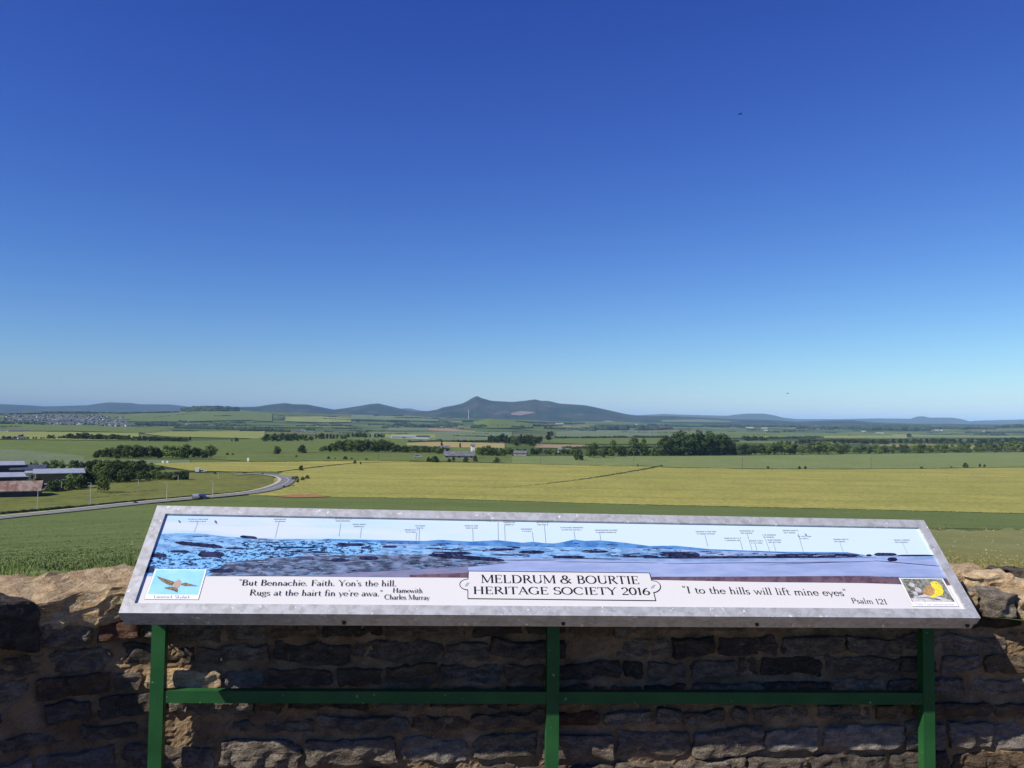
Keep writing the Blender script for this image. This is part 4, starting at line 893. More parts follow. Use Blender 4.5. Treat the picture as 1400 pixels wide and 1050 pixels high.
coping(1473, 1600, .99, 1.07, .03, .34, 'grey', -.02, 2.0)
# flat cap stones set back on the top right
def cap(x, y, L, D, H, mat, rz, z, lb=None):
    global seed; seed += 1
    V, F = stone_verts(L, H, D, seed * 2.3, nx=16, nz=6, ny=8, rough=2.0, rnd=.016)
    v = ray(x, y); t = (z - EYE) / v[2]; c = CAMP + v * t; c[2] = z
    ca, sa = math.cos(rz), math.sin(rz)
    vs = [np.array([c[0] + q.x * ca - q.y * sa, c[1] + q.x * sa + q.y * ca, c[2] + q.z]) - WL for q in V]
    o = link('cap_stone', mesh('cap_stone', vs, F), wall, SM[mat]); 
    if lb: o['label'] = lb
cap(1295, 784, .26, .16, .05, 'buff', .1, 1.09, 'flat pale cap stone peeping out behind the board')
cap(1343, 792, .17, .12, .055, 'buff', .0, 1.085, 'pointed brown cap stone with a reddish patch')
cap(1392, 799, .22, .10, .04, 'buff', -.15, 1.075)
cap(1395, 784, .20, .09, .04, 'blue', -.2, 1.07, 'flat dark grey cap stone at the right edge')
cap(1470, 800, .3, .2, .05, 'brown', -.3, 1.07)

# ------------------------------------------------------------------ information board
def galv():
    m, nt, b = newmat('galvanised_steel')
    v = coords(nt, (1, 1, 1)); vo = N(nt, 'ShaderNodeTexVoronoi'); vo.inputs['Scale'].default_value = 75; nt.links.new(v, vo.inputs['Vector'])
    sp = N(nt, 'ShaderNodeSeparateColor'); nt.links.new(vo.outputs['Color'], sp.inputs[0])
    c = mix(nt, sp.outputs[0], (0.40, 0.405, 0.40), (0.54, 0.545, 0.54))
    f = noisef(nt, v, 28, 5, .6, .45, .7); c = mix(nt, f, c, (0.60, 0.61, 0.63))
    s = noisef(nt, v, 44, 4, .7, .635, .66); c = mix(nt, s, c, (0.92, 0.92, 0.92))
    nt.links.new(c, b.inputs['Base Color']); b.inputs['Metallic'].default_value = .35; b.inputs['Roughness'].default_value = .45
    return m
MAT['galv'] = galv()
def green_paint():
    m, nt, b = newmat('green_paint'); v = coords(nt, (1, 1, 1)); f = noisef(nt, v, 7, 4, .6)
    c = mix(nt, f, (0.013, 0.074, 0.022), (0.022, 0.105, 0.032)); s = noisef(nt, v, 60, 3, .7, .70, .72); c = mix(nt, s, c, (0.35, .45, .33))
    nt.links.new(c, b.inputs['Base Color']); b.inputs['Roughness'].default_value = .5; bump(nt, b, noisef(nt, v, 200, 2), .08, .002); return m
MAT['green'] = green_paint()
board = bpy.data.objects.new('info_board', None); COL.objects.link(board); board.matrix_world = bmat(None)
tag(board, 'long tilted panorama board in a galvanised frame on green steel posts', 'information board')
# board local axes: x right, y up the slope (0 at the top edge, negative down), z out of the face
FWD = .031
def rail_(name, pts, inner):
    """mitred frame rail from a top face polygon (outer a, outer b, inner b, inner a)"""
    a, b_, c, d_ = pts; z0, z1 = 0, -.055
    vs = [(*a, z0), (*b_, z0), (*c, z0), (*d_, z0), (*a, -.030), (*b_, -.030), (*c, -.007), (*d_, -.007)]
    sh = .003
    mx = (a[0] + b_[0] + c[0] + d_[0]) / 4; my = (a[1] + b_[1] + c[1] + d_[1]) / 4
    f = lambda p: (1.2 + (p[0] - 1.2) * (1 - sh / 1.2), -.1877 + (p[1] + .1877) * (1 - sh / .1877))
    vs += [(*f(a), -.0301), (*f(b_), -.0301), (*f(a), -.055), (*f(b_), -.055), (*c, -.055), (*d_, -.055)]
    fs = [(0, 1, 2, 3), (4, 5, 1, 0), (3, 2, 6, 7), (8, 9, 5, 4), (10, 11, 9, 8), (10, 13, 12, 11), (7, 6, 12, 13)]
    me = mesh(name, vs, fs); o = link(name, me, board, MAT['galv'])
    return o
Wd, Hd = 2.4, BH
oc = [(0, 0), (Wd, 0), (Wd, -Hd), (0, -Hd)]; ic = [(FWD, -FWD), (Wd - FWD, -FWD), (Wd - FWD, -Hd + FWD), (FWD, -Hd + FWD)]
for i in range(4):
    j = (i + 1) % 4; rail_('frame_rail', (oc[i], oc[j], ic[j], ic[i]), None)
m = MB()
for x_, y_ in ((470, 849), (772, 851), (1038, 854), (1326, 853)):
    a = b_at(x_, 838)[0]
    bm_ = MB(); bm_.tube((a, -Hd - .004, -.036), (a, -Hd + .002, -.036), .0055, .0055, 10); bm_.build('rivet', plain('dark_rivet', (0.03, 0.028, 0.025), .5), board)
bk = MB(); bk.box((.004, -Hd + .004, -.056), (Wd - .004, -.004, -.052)); bk.build('back_plate', MAT['galv'], board)

# print: flat coloured film pieces, each 0.12 mm above the last
PZ = -.0068
def printmat(name, col, col2=None, scale=60, lo=.45, hi=.55, aniso=(1, 1, 1)):
    m, nt, b = newmat(name); v = coords(nt, aniso)
    if col2: nt.links.new(mix(nt, noisef(nt, v, scale, 4, .65, lo, hi), col, col2), b.inputs['Base Color'])
    else: b.inputs['Base Color'].default_value = (*col, 1)
    b.inputs['Roughness'].default_value = .32; b.inputs['Specular IOR Level'].default_value = .35; return m
PM = {'white': printmat('print_white', (0.655, 0.645, 0.635)),
      'hill': printmat('print_blue_hill', (0.045, 0.15, 0.40), (0.10, 0.27, 0.55), 20, .4, .6),
      'snow': printmat('print_blue_snow', (0.11, 0.26, 0.50), (0.26, 0.46, 0.72), 30, .4, .6, (1, 3, 1)),
      'haze': printmat('print_pale_snow', (0.18, 0.28, 0.50), (0.30, 0.40, 0.62), 14, .4, .6, (1, 4, 1)),
      'wood': printmat('print_dark_wood', (0.008, 0.012, 0.035), (0.03, 0.035, 0.09), 90),
      'town': printmat('print_snowy_town', (0.01, 0.03, 0.09), (0.20, 0.46, 0.80), 85, .44, .52, (1, 2.2, 1)),
      'scrub': printmat('print_scrub', (0.045, 0.06, 0.10), (0.19, 0.25, 0.40), 26, .42, .64, (1, 3.5, 1)),
      'earth': printmat('print_earth', (0.095, 0.055, 0.075), (0.15, 0.095, 0.12), 30),
      'mauve': printmat('print_mauve_field', (0.21, 0.21, 0.33), (0.16, 0.18, 0.29), 18, .4, .6, (1, 4, 1)),
      'periwinkle': printmat('print_periwinkle_field', (0.25, 0.32, 0.54), (0.31, 0.38, 0.60), 9, .4, .6, (1, 5, 1)),
      'black': printmat('print_black', (0.012, 0.012, 0.014)), 'grey': printmat('print_grey', (0.30, 0.32, 0.35)),
      'faint': printmat('print_faint_grey', (0.33, 0.37, 0.41)), 'rim': printmat('print_rim', (0.85, 0.86, 0.88)), 'cyan': printmat('print_cyan_sky', (0.26, 0.60, 0.92), (0.36, 0.68, 0.94), 12, .4, .6),
      'birdbrown': printmat('print_bird_brown', (0.13, 0.11, 0.06), (0.26, 0.22, 0.13), 160), 'pink': printmat('print_bird_pink', (0.45, 0.33, 0.28)),
      'yellow': printmat('print_yellow', (0.72, 0.58, 0.03), (0.82, 0.72, 0.10), 120), 'rufous': printmat('print_rufous', (0.38, 0.20, 0.08), (0.5, 0.32, 0.12), 120),
      'thicket': printmat('print_thicket', (0.09, 0.085, 0.09), (0.30, 0.32, 0.24), 110, .4, .6), 'frost': printmat('print_frost', (0.62, 0.60, 0.62), (0.42, 0.40, 0.42), 90, .4, .6)}
def skymat():
    m, nt, b = newmat('print_pale_sky'); tc = N(nt, 'ShaderNodeTexCoord'); sp = N(nt, 'ShaderNodeSeparateXYZ'); nt.links.new(tc.outputs['Object'], sp.inputs[0])
    r1 = N(nt, 'ShaderNodeMapRange'); r1.inputs['From Min'].default_value = 0.2; r1.inputs['From Max'].default_value = 1.3; nt.links.new(sp.outputs[0], r1.inputs['Value'])
    f = noisef(nt, coords(nt, (1.0, 9, 1)), 2.2, 4, .5, .45, .62)
    c = mix(nt, f, (0.56, 0.63, 0.72), (0.40, 0.58, 0.77)); c = mix(nt, r1.outputs[0], c, (0.55, 0.68, 0.74))
    nt.links.new(c, b.inputs['Base Color']); b.inputs['Roughness'].default_value = .32; b.inputs['Specular IOR Level'].default_value = .35; return m
PM['sky'] = skymat()
LAY = .00012
def pxy(x, y, lay): a, b_ = b_at(x, y, PZ + lay * LAY); return (a, -b_, PZ + lay * LAY)
def clampx(p): return (max(FWD - .001, min(Wd - FWD + .001, p[0])), max(-Hd + FWD - .001, min(-FWD + .001, p[1])), p[2])
def flat(name, tops, bots, lay, mat, parent, step=4, jag=0.0, sd=0):
    """print area between two lines given on the photograph of the board"""
    x0, x1 = tops[0][0], tops[-1][0]; xb0, xb1 = bots[0][0], bots[-1][0]
    n = max(1, int((x1 - x0) / step)); vs = []
    for i in range(n + 1):
        t = i / n; xt = x0 + (x1 - x0) * t; xb = xb0 + (xb1 - xb0) * t
        yt = interp_line(tops, xt) + jag * mnoise.fractal(Vector((xt * .35, sd * 9.1, 0)), 1, 2, 3); yb = interp_line(bots, xb)
        vs.append(clampx(pxy(xt, yt, lay))); vs.append(clampx(pxy(xb, max(yb, yt + .05), lay)))
    return link(name, mesh(name, vs, [(2 * i, 2 * i + 1, 2 * i + 3, 2 * i + 2) for i in range(n)]), parent, PM[mat])
panel = MB(); panel.box((FWD - .002, -Hd + FWD - .002, -.012), (Wd - FWD + .002, -FWD + .002, PZ)); pan = panel.build('panel', PM['white'], board); pan['label'] = 'white printed panel with a snowy panorama'
IB = W(196, 787.6, 430, 788, 638, 789.7, 890, 792.5, 1050, 796, 1180, 797, 1230, 799, 1306, 800.5)
SKY = W(221, 729.7, 253, 729, 278, 729.7, 308, 733.6, 328, 734.6, 375, 736.8, 450, 736.5, 515, 738.3, 580, 739.6, 601, 738, 644, 740.4, 680, 738.5, 700, 740.5, 715, 742, 727, 740.6, 745, 742.5, 757, 743, 770, 741, 785, 737.5, 800, 739.6, 820, 738.7, 855, 742, 888, 746.5, 923, 746, 950, 748.6, 970, 750.7, 1030, 752.9, 1073, 754.4, 1158, 755, 1182, 758.7, 1284, 759.5)
flat('sky_print', W(226, 699, 1262, 719), W(211, 745, 1290, 765), 1, 'sky', board, 20)
flat('snow_print', SKY, IB, 2, 'haze', board, 3)
# distant blue hills, snowy slopes
flat('hill_print', [(x, y) for x, y in SKY if 430 <= x <= 1182], W(430, 741, 700, 747, 830, 748.5, 923, 751, 1182, 760), 3, 'hill', board, 3)
flat('slope_print', [(x, y) for x, y in SKY if x <= 450], W(205, 757, 300, 753, 450, 745), 3, 'snow', board, 3)
flat('midground_print', W(430, 742, 700, 747.5, 830, 749, 923, 751.5), W(430, 758, 700, 762, 830, 763, 923, 764), 3.5, 'snow', board, 4, 1)
flat('town_print', W(209, 754, 300, 752, 420, 757), W(196, 787.4, 300, 787.4, 322, 787.4), 4, 'town', board, 4, 1.2, 2)
flat('town_print', W(330, 741, 450, 739.5, 520, 742), W(330, 756, 450, 757, 520, 756), 4.2, 'town', board, 4, 1.2, 3)
flat('scrub_print', W(310, 769, 370, 763, 430, 760, 520, 758, 600, 758, 660, 765, 690, 768), W(285, 787.5, 420, 787.8, 480, 783, 540, 780, 600, 777, 650, 774, 695, 769.5), 5, 'scrub', board, 4, 1.2, 4)
flat('road_print', W(400, 787.8, 480, 783.5, 560, 779, 640, 775, 690, 770), W(470, 788.6, 560, 789.2, 600, 789.4, 625, 789.6, 640, 789.7), 5.2, 'mauve', board, 4)
flat('field_print', W(640, 775.5, 690, 770.5, 720, 765, 900, 768, 1060, 767, 1180, 763, 1296, 766), W(640, 789, 690, 789, 720, 781, 900, 789, 1060, 788, 1180, 787, 1300, 789), 5.4, 'periwinkle', board, 5)
flat('earth_print', W(560, 786, 638, 783, 760, 784, 890, 788.5, 1000, 788.3, 1180, 787.5, 1302, 791), W(560, 789, 638, 789.7, 760, 791, 890, 792.5, 1000, 794.8, 1180, 797, 1304, 800.3), 6, 'earth', board, 5)
for k, (a, b2, ya, yb, h, sl) in enumerate(((239, 305, 742.5, 747.5, 6, .10), (308, 334, 749.5, 750, 3, 0), (328, 352, 733.3, 735.8, 4.5, .09), (352, 366, 736.6, 737.3, 1.3, 0), (202, 228, 757, 762, 7, 0), (232, 258, 753, 755, 4, 0), (270, 307, 754, 763, 9, 0), (460, 500, 743.5, 746, 5, 0), (522, 543, 747.5, 747.5, 3.3, 0), (580, 631, 749.5, 752, 1.6, .05), (590, 645, 755, 757.8, 4.5, 0), (585, 690, 759.5, 765.5, 6.5, .07), (452, 478, 763, 769, 6, 0), (491, 518, 760.5, 766, 6, 0), (669, 705, 750.8, 751.5, 3.2, 0), (709, 745, 754, 756, 4.6, 0), (670, 725, 758, 759, 1.5, 0), (755, 800, 760, 763, 4, 0), (795, 832, 753.8, 754.5, 4, 0), (770, 850, 763.5, 764, 1.2, .02), (845, 900, 760, 761, 4.5, .01),
          (900, 957, 756.5, 759.5, 8, .03), (880, 1180, 761, 762.5, 4, -.005), (1055, 1175, 757.5, 760, 3.5, 0), (690, 760, 765.5, 766, 1, 0), (760, 900, 769, 768.5, .8, .012), (905, 1180, 771, 767.5, .8, -.01), (1184, 1192, 759.5, 759, 3.5, 0), (1195, 1226, 757.5, 758.5, 4.5, 0), (1226, 1278, 759, 759.8, 2.5, 0), (1213, 1227, 763, 767, 6.5, 0), (1195, 1292, 767, 774, 1, .085), (1050, 1200, 771.5, 767, .8, -.03), (370, 430, 747, 750, 2.5, .02), (395, 450, 752, 757, 3, .03), (640, 690, 752, 753, 1.2, .03), (198, 212, 776, 783, 9, 0), (286, 320, 778, 783, 7, 0), (700, 712, 750, 748, 1.8, 0))):
    n = max(2, int((b2 - a) / 2)); vs = []; ly = 7 + (k % 5) * .4
    for i in range(n + 1):
        t = i / n; x = a + (b2 - a) * t; e = min(1, 6 * t, 6 * (1 - t)) ** .6
        yc = (ya + yb) / 2 + sl * (x - (a + b2) / 2); hh = h / 2 * (e * (.75 + .5 * abs(mnoise.noise(Vector((x * .5, k, 0))))) + .12)
        vs.append(clampx(pxy(x, yc - hh, ly))); vs.append(clampx(pxy(x, yc + hh * .8, ly)))
    link('wood_print', mesh('wood_print', vs, [(2 * i, 2 * i + 1, 2 * i + 3, 2 * i + 2) for i in range(n)]), board, PM['wood'])

def dashes(name, n, region, mat, lay, ln, th, seed_):
    """many short hedge and snow-patch marks of the printed photograph, one film"""
    rg = random.Random(seed_); V = []; F = []
    for q in range(n):
        x, y = region(rg); L = rg.uniform(*ln) * rg.random() ** .5; t = rg.uniform(*th); s_ = rg.uniform(-.03, .05) - (x - 640) * 0.00002; m_ = max(2, int(L / 1.2)); k0 = len(V)
        for i in range(m_ + 1):
            u = i / m_; e = t * (.35 + .9 * rg.random()) * min(1, 4 * u + .3, 4 * (1 - u) + .3)
            V.append(clampx(pxy(x + L * u, y + s_ * L * u - e / 2, lay + q % 5 * .08))); V.append(clampx(pxy(x + L * u, y + s_ * L * u + e / 2, lay + q % 5 * .08)))
        F += [(k0 + 2 * i, k0 + 2 * i + 1, k0 + 2 * i + 3, k0 + 2 * i + 2) for i in range(m_)]
    return tag(link(name, mesh(name, V, F), board, PM[mat]), kind='stuff')
def reg_mid(rg): x = rg.uniform(330, 1180); a = interp_line(SKY, x) + 3; return x, a + (interp_line(W(330, 758, 700, 764, 900, 760, 1180, 762), x) - a) * rg.random() ** .8
def reg_slope(rg): x = rg.uniform(222, 440); return x, rg.uniform(interp_line(SKY, x) + 2, 757)
def reg_scrub(rg): t = rg.random(); x = 300 + 370 * t; return x, rg.uniform(interp_line(W(300, 770, 430, 762, 660, 767), x), interp_line(W(300, 786, 430, 786, 560, 779, 670, 772), x))
dashes('hedge_print', 230, reg_mid, 'wood', 9.2, (3, 22), (.3, 1.3), 1); dashes('snow_patch_print', 110, reg_mid, 'haze', 9.7, (4, 26), (.3, 1.1), 2)
dashes('hedge_print', 90, reg_slope, 'wood', 9.2, (2, 14), (.25, .9), 3)
dashes('snow_patch_print', 70, reg_scrub, 'snow', 9.7, (2, 20), (.3, 1.0), 4); dashes('hedge_print', 90, reg_scrub, 'wood', 9.2, (2, 16), (.4, 1.5), 5)
# ---- lettering: a roman stroke alphabet with thick and thin strokes and serifs
def arc(cx_, cy_, rx, ry, a0, a1, T=None):
    n = max(6, int(abs(a1 - a0) / 14)); return ('p', [(cx_ + rx * math.cos(R(a0 + (a1 - a0) * i / n)), cy_ + ry * math.sin(R(a0 + (a1 - a0) * i / n))) for i in range(n + 1)], T)
def Ln(x0, y0, x1, y1, T=None): return ('p', [(x0, y0), (x1, y1)], T)
def Sf(x, y, r=.11): return ('p', [(x - r, y), (x + r, y)], .045)
K, k_ = .135, .05
def stem(x, y0=0, y1=1, s0=True, s1=True, T=K): return [Ln(x, y0, x, y1, T)] + ([Sf(x, y0 + .02)] if s0 else []) + ([Sf(x, y1 - .02)] if s1 else [])
G = {
 'A': (.76, [Ln(.07, 0, .38, 1, k_), Ln(.36, 1, .68, 0, K), Ln(.18, .34, .57, .34, k_), Sf(.07, .02), Sf(.68, .02)]),
 'B': (.70, stem(.17) + [arc(.34, .76, .20, .225, -90, 90), arc(.36, .265, .24, .25, -90, 90), Ln(.17, .98, .36, .98, k_), Ln(.17, .53, .36, .53, k_), Ln(.17, .02, .38, .02, k_)]),
 'C': (.84, [arc(.46, .5, .38, .48, 48, 312), Ln(.71, .72, .71, .95, k_)]), 'D': (.86, stem(.17) + [arc(.38, .5, .38, .48, -90, 90), Ln(.17, .98, .38, .98, k_), Ln(.17, .02, .38, .02, k_)]),
 'E': (.68, stem(.17) + [Ln(.17, .98, .58, .98, k_), Ln(.17, .52, .48, .52, k_), Ln(.17, .02, .60, .02, k_), Ln(.58, .99, .58, .80, k_), Ln(.60, 0, .60, .2, k_), Ln(.48, .42, .48, .62, k_)]),
 'F': (.62, stem(.17) + [Ln(.17, .98, .56, .98, k_), Ln(.17, .52, .46, .52, k_), Ln(.56, .99, .56, .80, k_), Ln(.46, .42, .46, .62, k_)]),
 'G': (.88, [arc(.46, .5, .38, .48, 48, 318), Ln(.73, .05, .73, .42, K), Sf(.73, .43), Ln(.71, .74, .71, .95, k_)]), 'H': (.88, stem(.17) + stem(.70) + [Ln(.17, .52, .70, .52, k_)]),
 'I': (.36, stem(.18)), 'L': (.66, stem(.17) + [Ln(.17, .02, .58, .02, k_), Ln(.58, 0, .58, .24, k_)]),
 'M': (1.02, stem(.13, T=k_) + stem(.88) + [Ln(.13, 1, .50, .06, K), Ln(.50, .06, .86, 1, k_)]), 'O': (.92, [arc(.45, .5, .38, .48, 0, 360)]),
 'P': (.64, stem(.17) + [arc(.34, .73, .22, .25, -90, 90), Ln(.17, .98, .36, .98, k_), Ln(.17, .48, .36, .48, k_)]),
 'R': (.76, stem(.17) + [arc(.34, .75, .21, .23, -90, 90), Ln(.17, .98, .36, .98, k_), Ln(.17, .52, .36, .52, k_), Ln(.36, .52, .70, .02, K), Sf(.72, .02, .07)]),
 'S': (.62, [arc(.32, .745, .21, .235, 35, 270), arc(.31, .265, .25, .245, 90, -150), Ln(.52, .78, .52, .97, k_), Ln(.08, .03, .08, .24, k_)]),
 'T': (.74, stem(.36, s1=False) + [Ln(.04, .98, .68, .98, k_), Ln(.04, .99, .04, .80, k_), Ln(.68, .99, .68, .80, k_)]),
 'U': (.86, [Ln(.17, .3, .17, 1, K), Sf(.17, .98), Ln(.70, .3, .70, 1, k_), Sf(.70, .98), arc(.435, .3, .265, .28, 180, 360)]),
 'Y': (.76, [Ln(.07, 1, .38, .5, K), Ln(.68, 1, .38, .5, k_), Sf(.07, .98), Sf(.68, .98)] + stem(.38, 0, .5, True, False)),
 '&': (.96, [arc(.40, .77, .17, .21, 0, 360), arc(.33, .27, .27, .26, 95, 350), Ln(.28, .62, .84, .02, K), Ln(.58, .18, .78, .52, k_), Sf(.76, .54, .1)]),
 '2': (.60, [arc(.29, .72, .21, .26, 160, -35), Ln(.46, .56, .06, .05, k_), Ln(.05, .05, .54, .05, .11)]), '0': (.62, [arc(.30, .5, .24, .48, 0, 360)]),
 '1': (.42, stem(.22, s1=False) + [Ln(.08, .84, .22, .97, k_)]), '6': (.60, [arc(.30, .29, .23, .27, 0, 360), arc(.56, .32, .48, .64, 105, 175)]),
 'V': (.76, [Ln(.07, 1, .38, 0, K), Ln(.68, 1, .38, 0, k_), Sf(.07, .98), Sf(.68, .98)]),
 'a': (.50, [Ln(.38, .02, .38, .44, .11), arc(.24, .42, .14, .17, 0, 150), arc(.22, .16, .15, .15, 20, 360), Ln(.38, .03, .47, .05, k_)]),
 'c': (.50, [arc(.28, .30, .22, .29, 45, 315)]), 'd': (.56, [Ln(.42, 0, .42, 1.05, .11), arc(.25, .3, .19, .29, 20, 340)]), 'e': (.52, [arc(.27, .30, .21, .29, 0, 318), Ln(.07, .34, .48, .34, k_)]),
 'f': (.36, [Ln(.16, 0, .16, .85, .11), Sf(.16, .02), arc(.32, .84, .16, .2, 180, 50), Ln(.03, .58, .36, .58, k_)]), 'g': (.50, [arc(.23, .41, .16, .18, 0, 360), arc(.25, -.1, .21, .15, 0, 360), Ln(.12, .25, .14, .05, k_), Ln(.36, .55, .48, .60, k_)]),
 'h': (.58, stem(.14, 0, 1.05, True, False, .11) + [arc(.29, .36, .15, .24, 150, 0), Ln(.44, 0, .44, .38, .11), Sf(.44, .02, .09)]), 'i': (.28, stem(.14, 0, .6, True, False, .11) + [Ln(.14, .82, .14, .93, .11)]),
 'k': (.54, stem(.14, 0, 1.05, True, False, .11) + [Ln(.14, .25, .42, .58, k_), Ln(.22, .34, .48, .02, .1)]), 'l': (.28, stem(.14, 0, 1.05, True, False, .11) + [Ln(.05, 1.02, .14, 1.04, k_)]),
 'm': (.86, stem(.14, 0, .6, True, False, .11) + [arc(.29, .36, .15, .24, 150, 0), Ln(.44, 0, .44, .38, .11), Sf(.44, .02, .08), arc(.59, .36, .15, .24, 150, 0), Ln(.74, 0, .74, .38, .11), Sf(.74, .02, .08)]),
 'n': (.58, stem(.14, 0, .6, True, False, .11) + [arc(.29, .36, .15, .24, 150, 0), Ln(.44, 0, .44, .38, .11), Sf(.44, .02, .09)]), 'o': (.56, [arc(.28, .30, .22, .29, 0, 360)]),
 'p': (.58, stem(.14, -.3, .6, True, False, .11) + [arc(.32, .30, .18, .28, -150, 150)]), 'r': (.42, stem(.14, 0, .6, True, False, .11) + [arc(.30, .40, .15, .19, 150, 50)]),
 's': (.42, [arc(.21, .44, .13, .15, 35, 270), arc(.20, .155, .15, .145, 90, -150)]), 't': (.36, [Ln(.16, .12, .16, .80, .11), arc(.29, .14, .13, .13, 180, 300), Ln(.03, .58, .34, .58, k_)]),
 'u': (.58, [Ln(.14, .2, .14, .6, .11), arc(.27, .2, .13, .18, 180, 330), Ln(.43, 0, .43, .6, .11), Ln(.05, .58, .14, .58, k_), Ln(.34, .58, .43, .58, k_)]),
 'v': (.50, [Ln(.06, .6, .26, 0, .11), Ln(.45, .6, .26, 0, k_), Sf(.06, .58, .07), Sf(.45, .58, .06)]), 'w': (.76, [Ln(.05, .6, .22, 0, .11), Ln(.38, .6, .22, 0, k_), Ln(.36, .6, .54, 0, .11), Ln(.71, .6, .54, 0, k_), Sf(.05, .58, .07), Sf(.71, .58, .06)]),
 'y': (.50, [Ln(.06, .6, .26, 0, .11), Ln(.45, .6, .16, -.28, k_), Sf(.06, .58, .07), Sf(.45, .58, .06)]), '.': (.26, [Ln(.12, 0, .12, .12, .12)]), "'": (.18, [Ln(.1, 1.05, .08, .80, .07)]), '"': (.34, [Ln(.10, 1.08, .08, .82, .07), Ln(.24, 1.08, .22, .82, .07)]), ' ': (.34, [])}
def lettering(text, pL, pR, cap_y, parent, lay=16, mat='black', name='lettering', bold=1.0, upper=False):
    """text on the panel from photo point pL to pR along the baseline; cap_y = photo y of the cap line at pL"""
    A = np.array(pxy(*pL, lay)); Bp = np.array(pxy(*pR, lay)); C = np.array(pxy(pL[0], cap_y, lay)); caph = abs(C[1] - A[1])
    adv = sum(G[c][0] for c in text); span = np.linalg.norm(Bp - A); sx = span / adv; dx = (Bp - A) / span; dy = np.array([-dx[1], dx[0], 0])
    V = []; F = []; cur = 0; li = 0
    for ch in text:
        w, st = G[ch]
        for _, pts, T in st:
            for i in range(len(pts) - 1):
                li += 1
                p0 = np.array(pts[i]); p1 = np.array(pts[i + 1]); d = p1 - p0; l = np.linalg.norm(d)
                if l < 1e-6: continue
                if T is None:
                    vert = abs(d[1]) / l; big = .135 if (ch.isupper() or ch in '&0126') else .11; t = k_ + (big - k_) * vert ** 1.3
                else: t = T
                t *= bold; nn = np.array([-d[1], d[0]]) / l * t / 2; e = d / l * (t * .2 if T is None else 0)
                zz = (li % 7) * 1.2e-6
                k0 = len(V)
                for q in (p0 - e + nn, p1 + e + nn, p1 + e - nn, p0 - e - nn):
                    P_ = A + dx * ((cur + q[0]) * sx) + dy * (q[1] * caph); V.append((P_[0], P_[1], P_[2] + zz))
                F.append((k0 + 3, k0 + 2, k0 + 1, k0))
        cur += w
    o = link(name, mesh(name, V, F), parent, PM[mat]); return o
lettering('"But Bennachie. Faith. Yon\'s the hill.', (325, 800.2), (542, 801.3), 792.2, board, bold=.82)
lettering('Rugs at the hairt fin ye\'re awa."', (340, 813.8), (523, 815), 805.8, board, bold=.82)
lettering('Hamewith', (536.5, 810), (577.5, 810.6), 803.6, board, bold=.9)
lettering('Charles Murray', (525, 819.3), (587, 820), 812.5, board, bold=.9)
lettering('"I to the hills will lift mine eyes"', (934, 810.5), (1160, 814.5), 801.5, board, bold=.82)
lettering('Psalm 121', (1165, 824.3), (1214, 826), 817.3, board, bold=.82)
# title plaque
plq = bpy.data.objects.new('title_plaque', None); COL.objects.link(plq); plq.parent = board
def polyf(name, pts, lay, mat, parent):
    vs = [clampx(pxy(x, y, lay)) for x, y in pts]; me = mesh(name, vs, [tuple(range(len(vs)))[::-1]]); return link(name, me, parent, PM[mat])
def outline(name, pts, lay, mat, parent, t=.0016, closed=True):
    q = [np.array(pxy(x, y, lay)) for x, y in pts]; V = []; F = []
    for i in range(len(q) if closed else len(q) - 1):
        a, b2 = q[i], q[(i + 1) % len(q)]; d = b2 - a; l = np.linalg.norm(d)
        if l < 1e-7: continue
        d /= l; nn = np.array([-d[1], d[0], 0]) * t / 2; e = d * t / 2; k0 = len(V); z_ = np.array([0, 0, (i % 3) * 1.5e-6])
        V += [a - e + nn + z_, b2 + e + nn + z_, b2 + e - nn + z_, a - e - nn + z_]; F.append((k0 + 3, k0 + 2, k0 + 1, k0))
    return link(name, mesh(name, V, F), parent, PM[mat])
lc = [(639.6 - 11 * math.sin(t), 799 - 7.2 * math.cos(t)) for t in np.linspace(0.05, math.pi - .05, 12)]      # left ear, top to bottom
rc = [(892.4 + 10.5 * math.sin(t), 802 + 8 * math.cos(t)) for t in np.linspace(0.1, math.pi - .1, 12)]       # right ear, bottom to top
PL = [(640.4, 780.7), (639.9, 791.5)] + lc + [(639.7, 807), (639.7, 818.2), (896.4, 821), (893.8, 810.5)] + rc + [(890.8, 793.5), (887.9, 783.3)]
polyf('plaque_face', PL, 10, 'white', plq); outline('plaque_border', PL, 12, 'black', plq, .0022)
lettering('MELDRUM & BOURTIE', (657.5, 796.8), (875, 798.4), 785.8, plq, 16)
lettering('HERITAGE SOCIETY 2016', (646.5, 812), (889.5, 813.4), 801.8, plq, 16)
for x, y in ((638.6, 799), (892.8, 802)):
    for dx_ in (-1.1, 1.1): outline('screw_mark', [(x + dx_ - 1.6, y + 2.2), (x + dx_ + 1.6, y - 2.2)], 14, 'grey', plq, .002, False)
# bird cards
def lerpq(q, u, v):
    a = np.array(q[0]) * (1 - u) + np.array(q[1]) * u; b2 = np.array(q[3]) * (1 - u) + np.array(q[2]) * u; return tuple(a * (1 - v) + b2 * v)
def card(q, bg, name, label):
    c = bpy.data.objects.new('bird_card', None); COL.objects.link(c); c.parent = board; c['label'] = label
    polyf('card_base', q, 10, 'rim', c); outline('card_border', q, 10.5, 'grey', c, .0009)
    polyf('card_picture', [lerpq(q, .03, .025), lerpq(q, .97, .025), lerpq(q, .97, .84), lerpq(q, .03, .84)], 11.5, bg, c); return c
QL = [(212, 778), (282.7, 778.3), (271, 819.6), (197, 819)]
c1 = card(QL, 'cyan', 'l', 'card with a hovering brown lark on blue sky')
def cp(q, pts): return [lerpq(q, u, v) for u, v in pts]
polyf('bird_print', cp(QL, [(.07, .22), (.20, .29), (.36, .37), (.46, .42), (.44, .56), (.36, .53), (.22, .42), (.12, .30)][::-1]), 12.6, 'birdbrown', c1)
